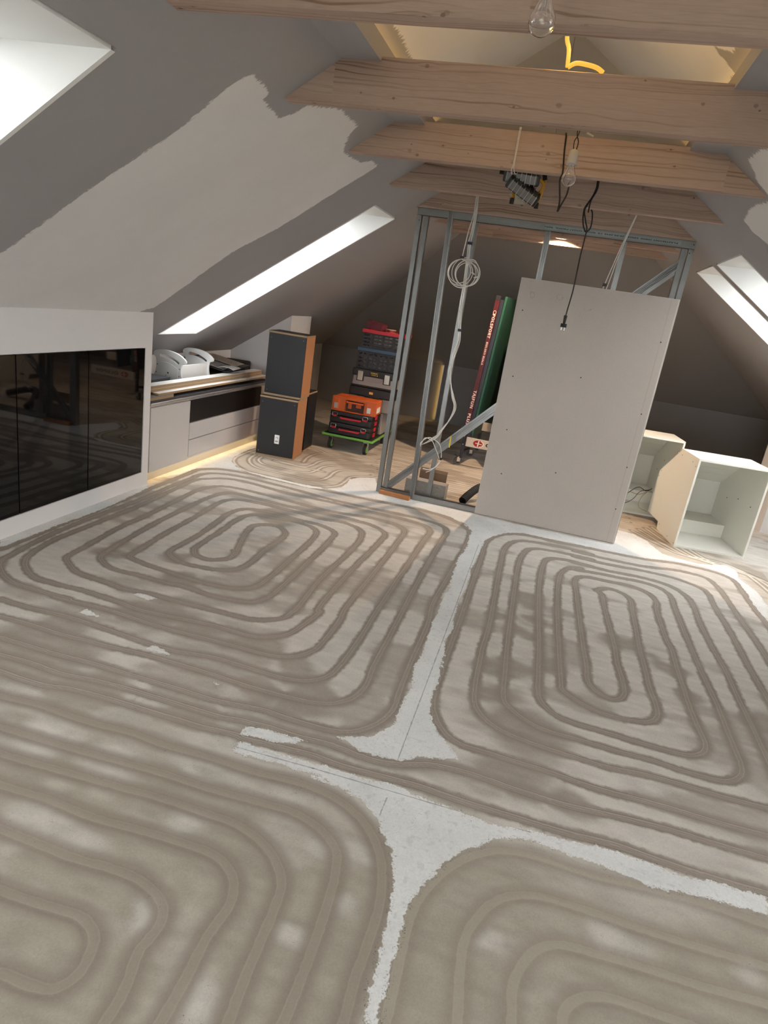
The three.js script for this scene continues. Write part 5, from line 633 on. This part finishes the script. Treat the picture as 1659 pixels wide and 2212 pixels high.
{ // white data cables with a coil
  const runs = [], o = [-0.834, 2.58, -5.46];
  for (let k = 0; k < 4; k++) { const dx = (k - 1.5) * 0.006, dz = (k % 2) * 0.007; const w = (a, i) => [a[0] + dx * (1 + 0.6 * Math.sin(i * 1.7 + k)), a[1], a[2] + dz]; runs.push([[-0.834, 2.58, -5.48], [-0.834, 2.5, -5.47], [-0.832, 2.378, -5.47], [-0.836, 2.243, -5.46], [-0.834, 2.174, -5.45], [-0.826, 2.092, -5.45], [-0.828, 1.966, -5.45], [-0.821, 1.825, -5.45], [-0.813, 1.682, -5.45], [-0.792, 1.523, -5.45], [-0.79, 1.418, -5.45], [-0.806, 1.302, -5.45], [-0.79 - k * 0.01, 1.164, -5.45], [-0.757, 0.993, -5.45], [-0.725, 0.903, -5.45], [-0.732 - k * 0.004, 0.806, -5.45], [-0.776 - k * 0.01, 0.692, -5.45], [-0.821 - k * 0.006, 0.618 + k * 0.008, -5.45], [-0.892, 0.565 + k * 0.01, -5.45], [-0.945 + k * 0.006, 0.53 + k * 0.006, -5.45]].map(w)); }
  runs.push([[-0.949, 0.518, -5.45], [-0.955, 0.55, -5.45], [-0.9, 0.605, -5.45], [-0.851, 0.6, -5.45], [-0.795, 0.566, -5.46], [-0.771, 0.505, -5.47], [-0.763, 0.439, -5.48], [-0.779, 0.385, -5.48], [-0.828, 0.328, -5.47], [-0.87, 0.3, -5.46]], [[-0.95, 0.54, -5.44], [-0.92, 0.6, -5.44], [-0.86, 0.585, -5.44], [-0.83, 0.54, -5.45], [-0.79, 0.47, -5.46], [-0.775, 0.42, -5.47], [-0.8, 0.36, -5.47], [-0.85, 0.33, -5.46], [-0.9, 0.33, -5.45]]);
  cable('data_cables', 'bundle of white cables hanging down the stud frame to a loose end', runs, 0.0034, mCableWhite, (t, o2) => { parts('cable_tie', [[-0.833, 2.167, -5.448], [-0.79, 1.515, -5.448]].map(([x, y, z]) => box(0.036, 0.02, 0.026, x - o2[0], y - o2[1], z - o2[2])), M(lin(0.015, 0.018, 0.05), 0.5), t, 'dark tape wrap'); part('yellow_tag', box(0.012, 0.1, 0.003, -0.705 - o2[0], 0.73 - o2[1] - 0.12, -5.43 - o2[2]).rotateZ(0), M(lin(0.7, 0.52, 0.02), 0.5), t, 'yellow tape flag'); part('cable_tie', box(0.03, 0.018, 0.02, -0.768 - o2[0], 0.44 - o2[1], -5.475 - o2[2]), mBlackPlastic, t); });
  const coil = [], r = rng(3), C = [-0.835, 1.945, -5.42]; const pts = []; for (let i = 0; i <= 96; i++) { const a = i / 16 * Math.PI * 2 + 1.57, turn = Math.floor(i / 16), R = 0.098 + 0.012 * Math.sin(turn * 2.1), cx = [-0.03, 0.012, -0.035, 0.03, -0.01, 0.028][turn % 6]; pts.push([C[0] + cx + R * Math.cos(a), C[1] + 0.008 * Math.sin(turn) + R * 0.98 * Math.sin(a), C[2] + 0.004 * turn]); }
  cable('cable_coil', 'white cable wound into a round coil hanging on the stud frame', [[[-0.85, 2.58, -5.47], [-0.846, 2.49, -5.46], [-0.843, 2.374, -5.45], [-0.857, 2.251, -5.43], [-0.868, 2.071, -5.42], ...pts.slice(0, 97)]], 0.0034, mCableWhite, (t, o2) => { part('cable_tie', box(0.03, 0.03, 0.03, -0.868 - o2[0], 2.05 - o2[1], -5.418 - o2[2]), mBlackPlastic, t, 'black tape wrap'); parts('cable_end', [cyl(0.006, 0.03, 8).rotateZ(1.2).translate(-0.76 - o2[0], 1.95 - o2[1], -5.4 - o2[2]), cyl(0.006, 0.03, 8).rotateZ(1.9).translate(-0.735 - o2[0], 1.925 - o2[1], -5.4 - o2[2])], mCableWhite, t); });
}
cable('data_cables', 'pair of white cables slanting down behind the plasterboard top edge', [[[0.345, 2.58, -5.42], [0.334, 2.5, -5.48], [0.304, 2.364, -5.56], [0.274, 2.22, -5.6], [0.238, 2.026, -5.615], [0.225, 1.95, -5.62]], [[0.352, 2.58, -5.42], [0.34, 2.5, -5.48], [0.312, 2.364, -5.56], [0.286, 2.22, -5.6], [0.262, 2.026, -5.615], [0.25, 1.95, -5.62]]], 0.0036, mCableWhite, (t, o) => part('cable_tie', [box(0.03, 0.022, 0.02, 0.236 - o[0], 2.015 - o[1], -5.612 - o[2])], mBlackPlastic, t, 'black tape wrap'));
// loose light strip dangling over the second beam
{
  const t = thing('led_strip', 'loose yellow glowing light strip dangling over the second beam', 'light strip', [-0.19, 2.58, -2.99]);
  part('glowing_band', [tube([[-0.03, 0.5, 0.0], [-0.036, 0.3, 0.0], [-0.035, 0.14, 0.0], [-0.018, 0.09, 0.0], [-0.01, 0.03, 0.0]], 0.008, 8, 8)], glowMat(new THREE.Color(1, 0.5, 0.07), 1.05), t); part('glowing_band', [tube([[-0.008, 0.03, 0.0], [0.02, 0.045, 0.0], [0.06, 0.043, 0.0], [0.1, 0.035, 0.0], [0.128, 0.02, 0.0]], 0.0085, 8, 8)], glowMat(new THREE.Color(1, 0.5, 0.07), 1.05), t);
  point(WARMER, 0.35, [-0.19, 2.67, -2.96], 2);
}
{ // upright light strip in the corner of the back wall
  const t = thing('led_strip', 'upright yellow light strip on the back knee wall behind the studs', 'light strip', [-1.585, 0.02, -9.985]);
  part('profile', boxB(-0.012, 0.0, 0, 0.84, -0.012, 0.02), mAlu, t); part('diode_line', boxB(-0.0155, -0.0125, 0.01, 0.83, 0.0, 0.012), glowMat(WARMER, 0.9), t);
  const l = rect(WARMER, 6, 0.02, 0.82, [-1.603, 0.44, -9.979], [-3, 0.44, -9.979]);
}
{ // small white tag on the second beam's underside
  const t = thing('paper_tag', 'small white paper tag curling off the edge of the second beam', 'tag', [-0.06, 2.395, -2.99], 0.1); part('slip', mv(box(0.03, 0.002, 0.03), 0, -0.006, -0.005, 0.4, 0, -0.3), mPaper, t); part('staple', box(0.008, 0.002, 0.002, 0, 0, 0.004), mSteel, t);
}
scene.traverse((o) => { if (o.isMesh) { o.castShadow = true; o.receiveShadow = true; } });
renderer.render(scene, camera);
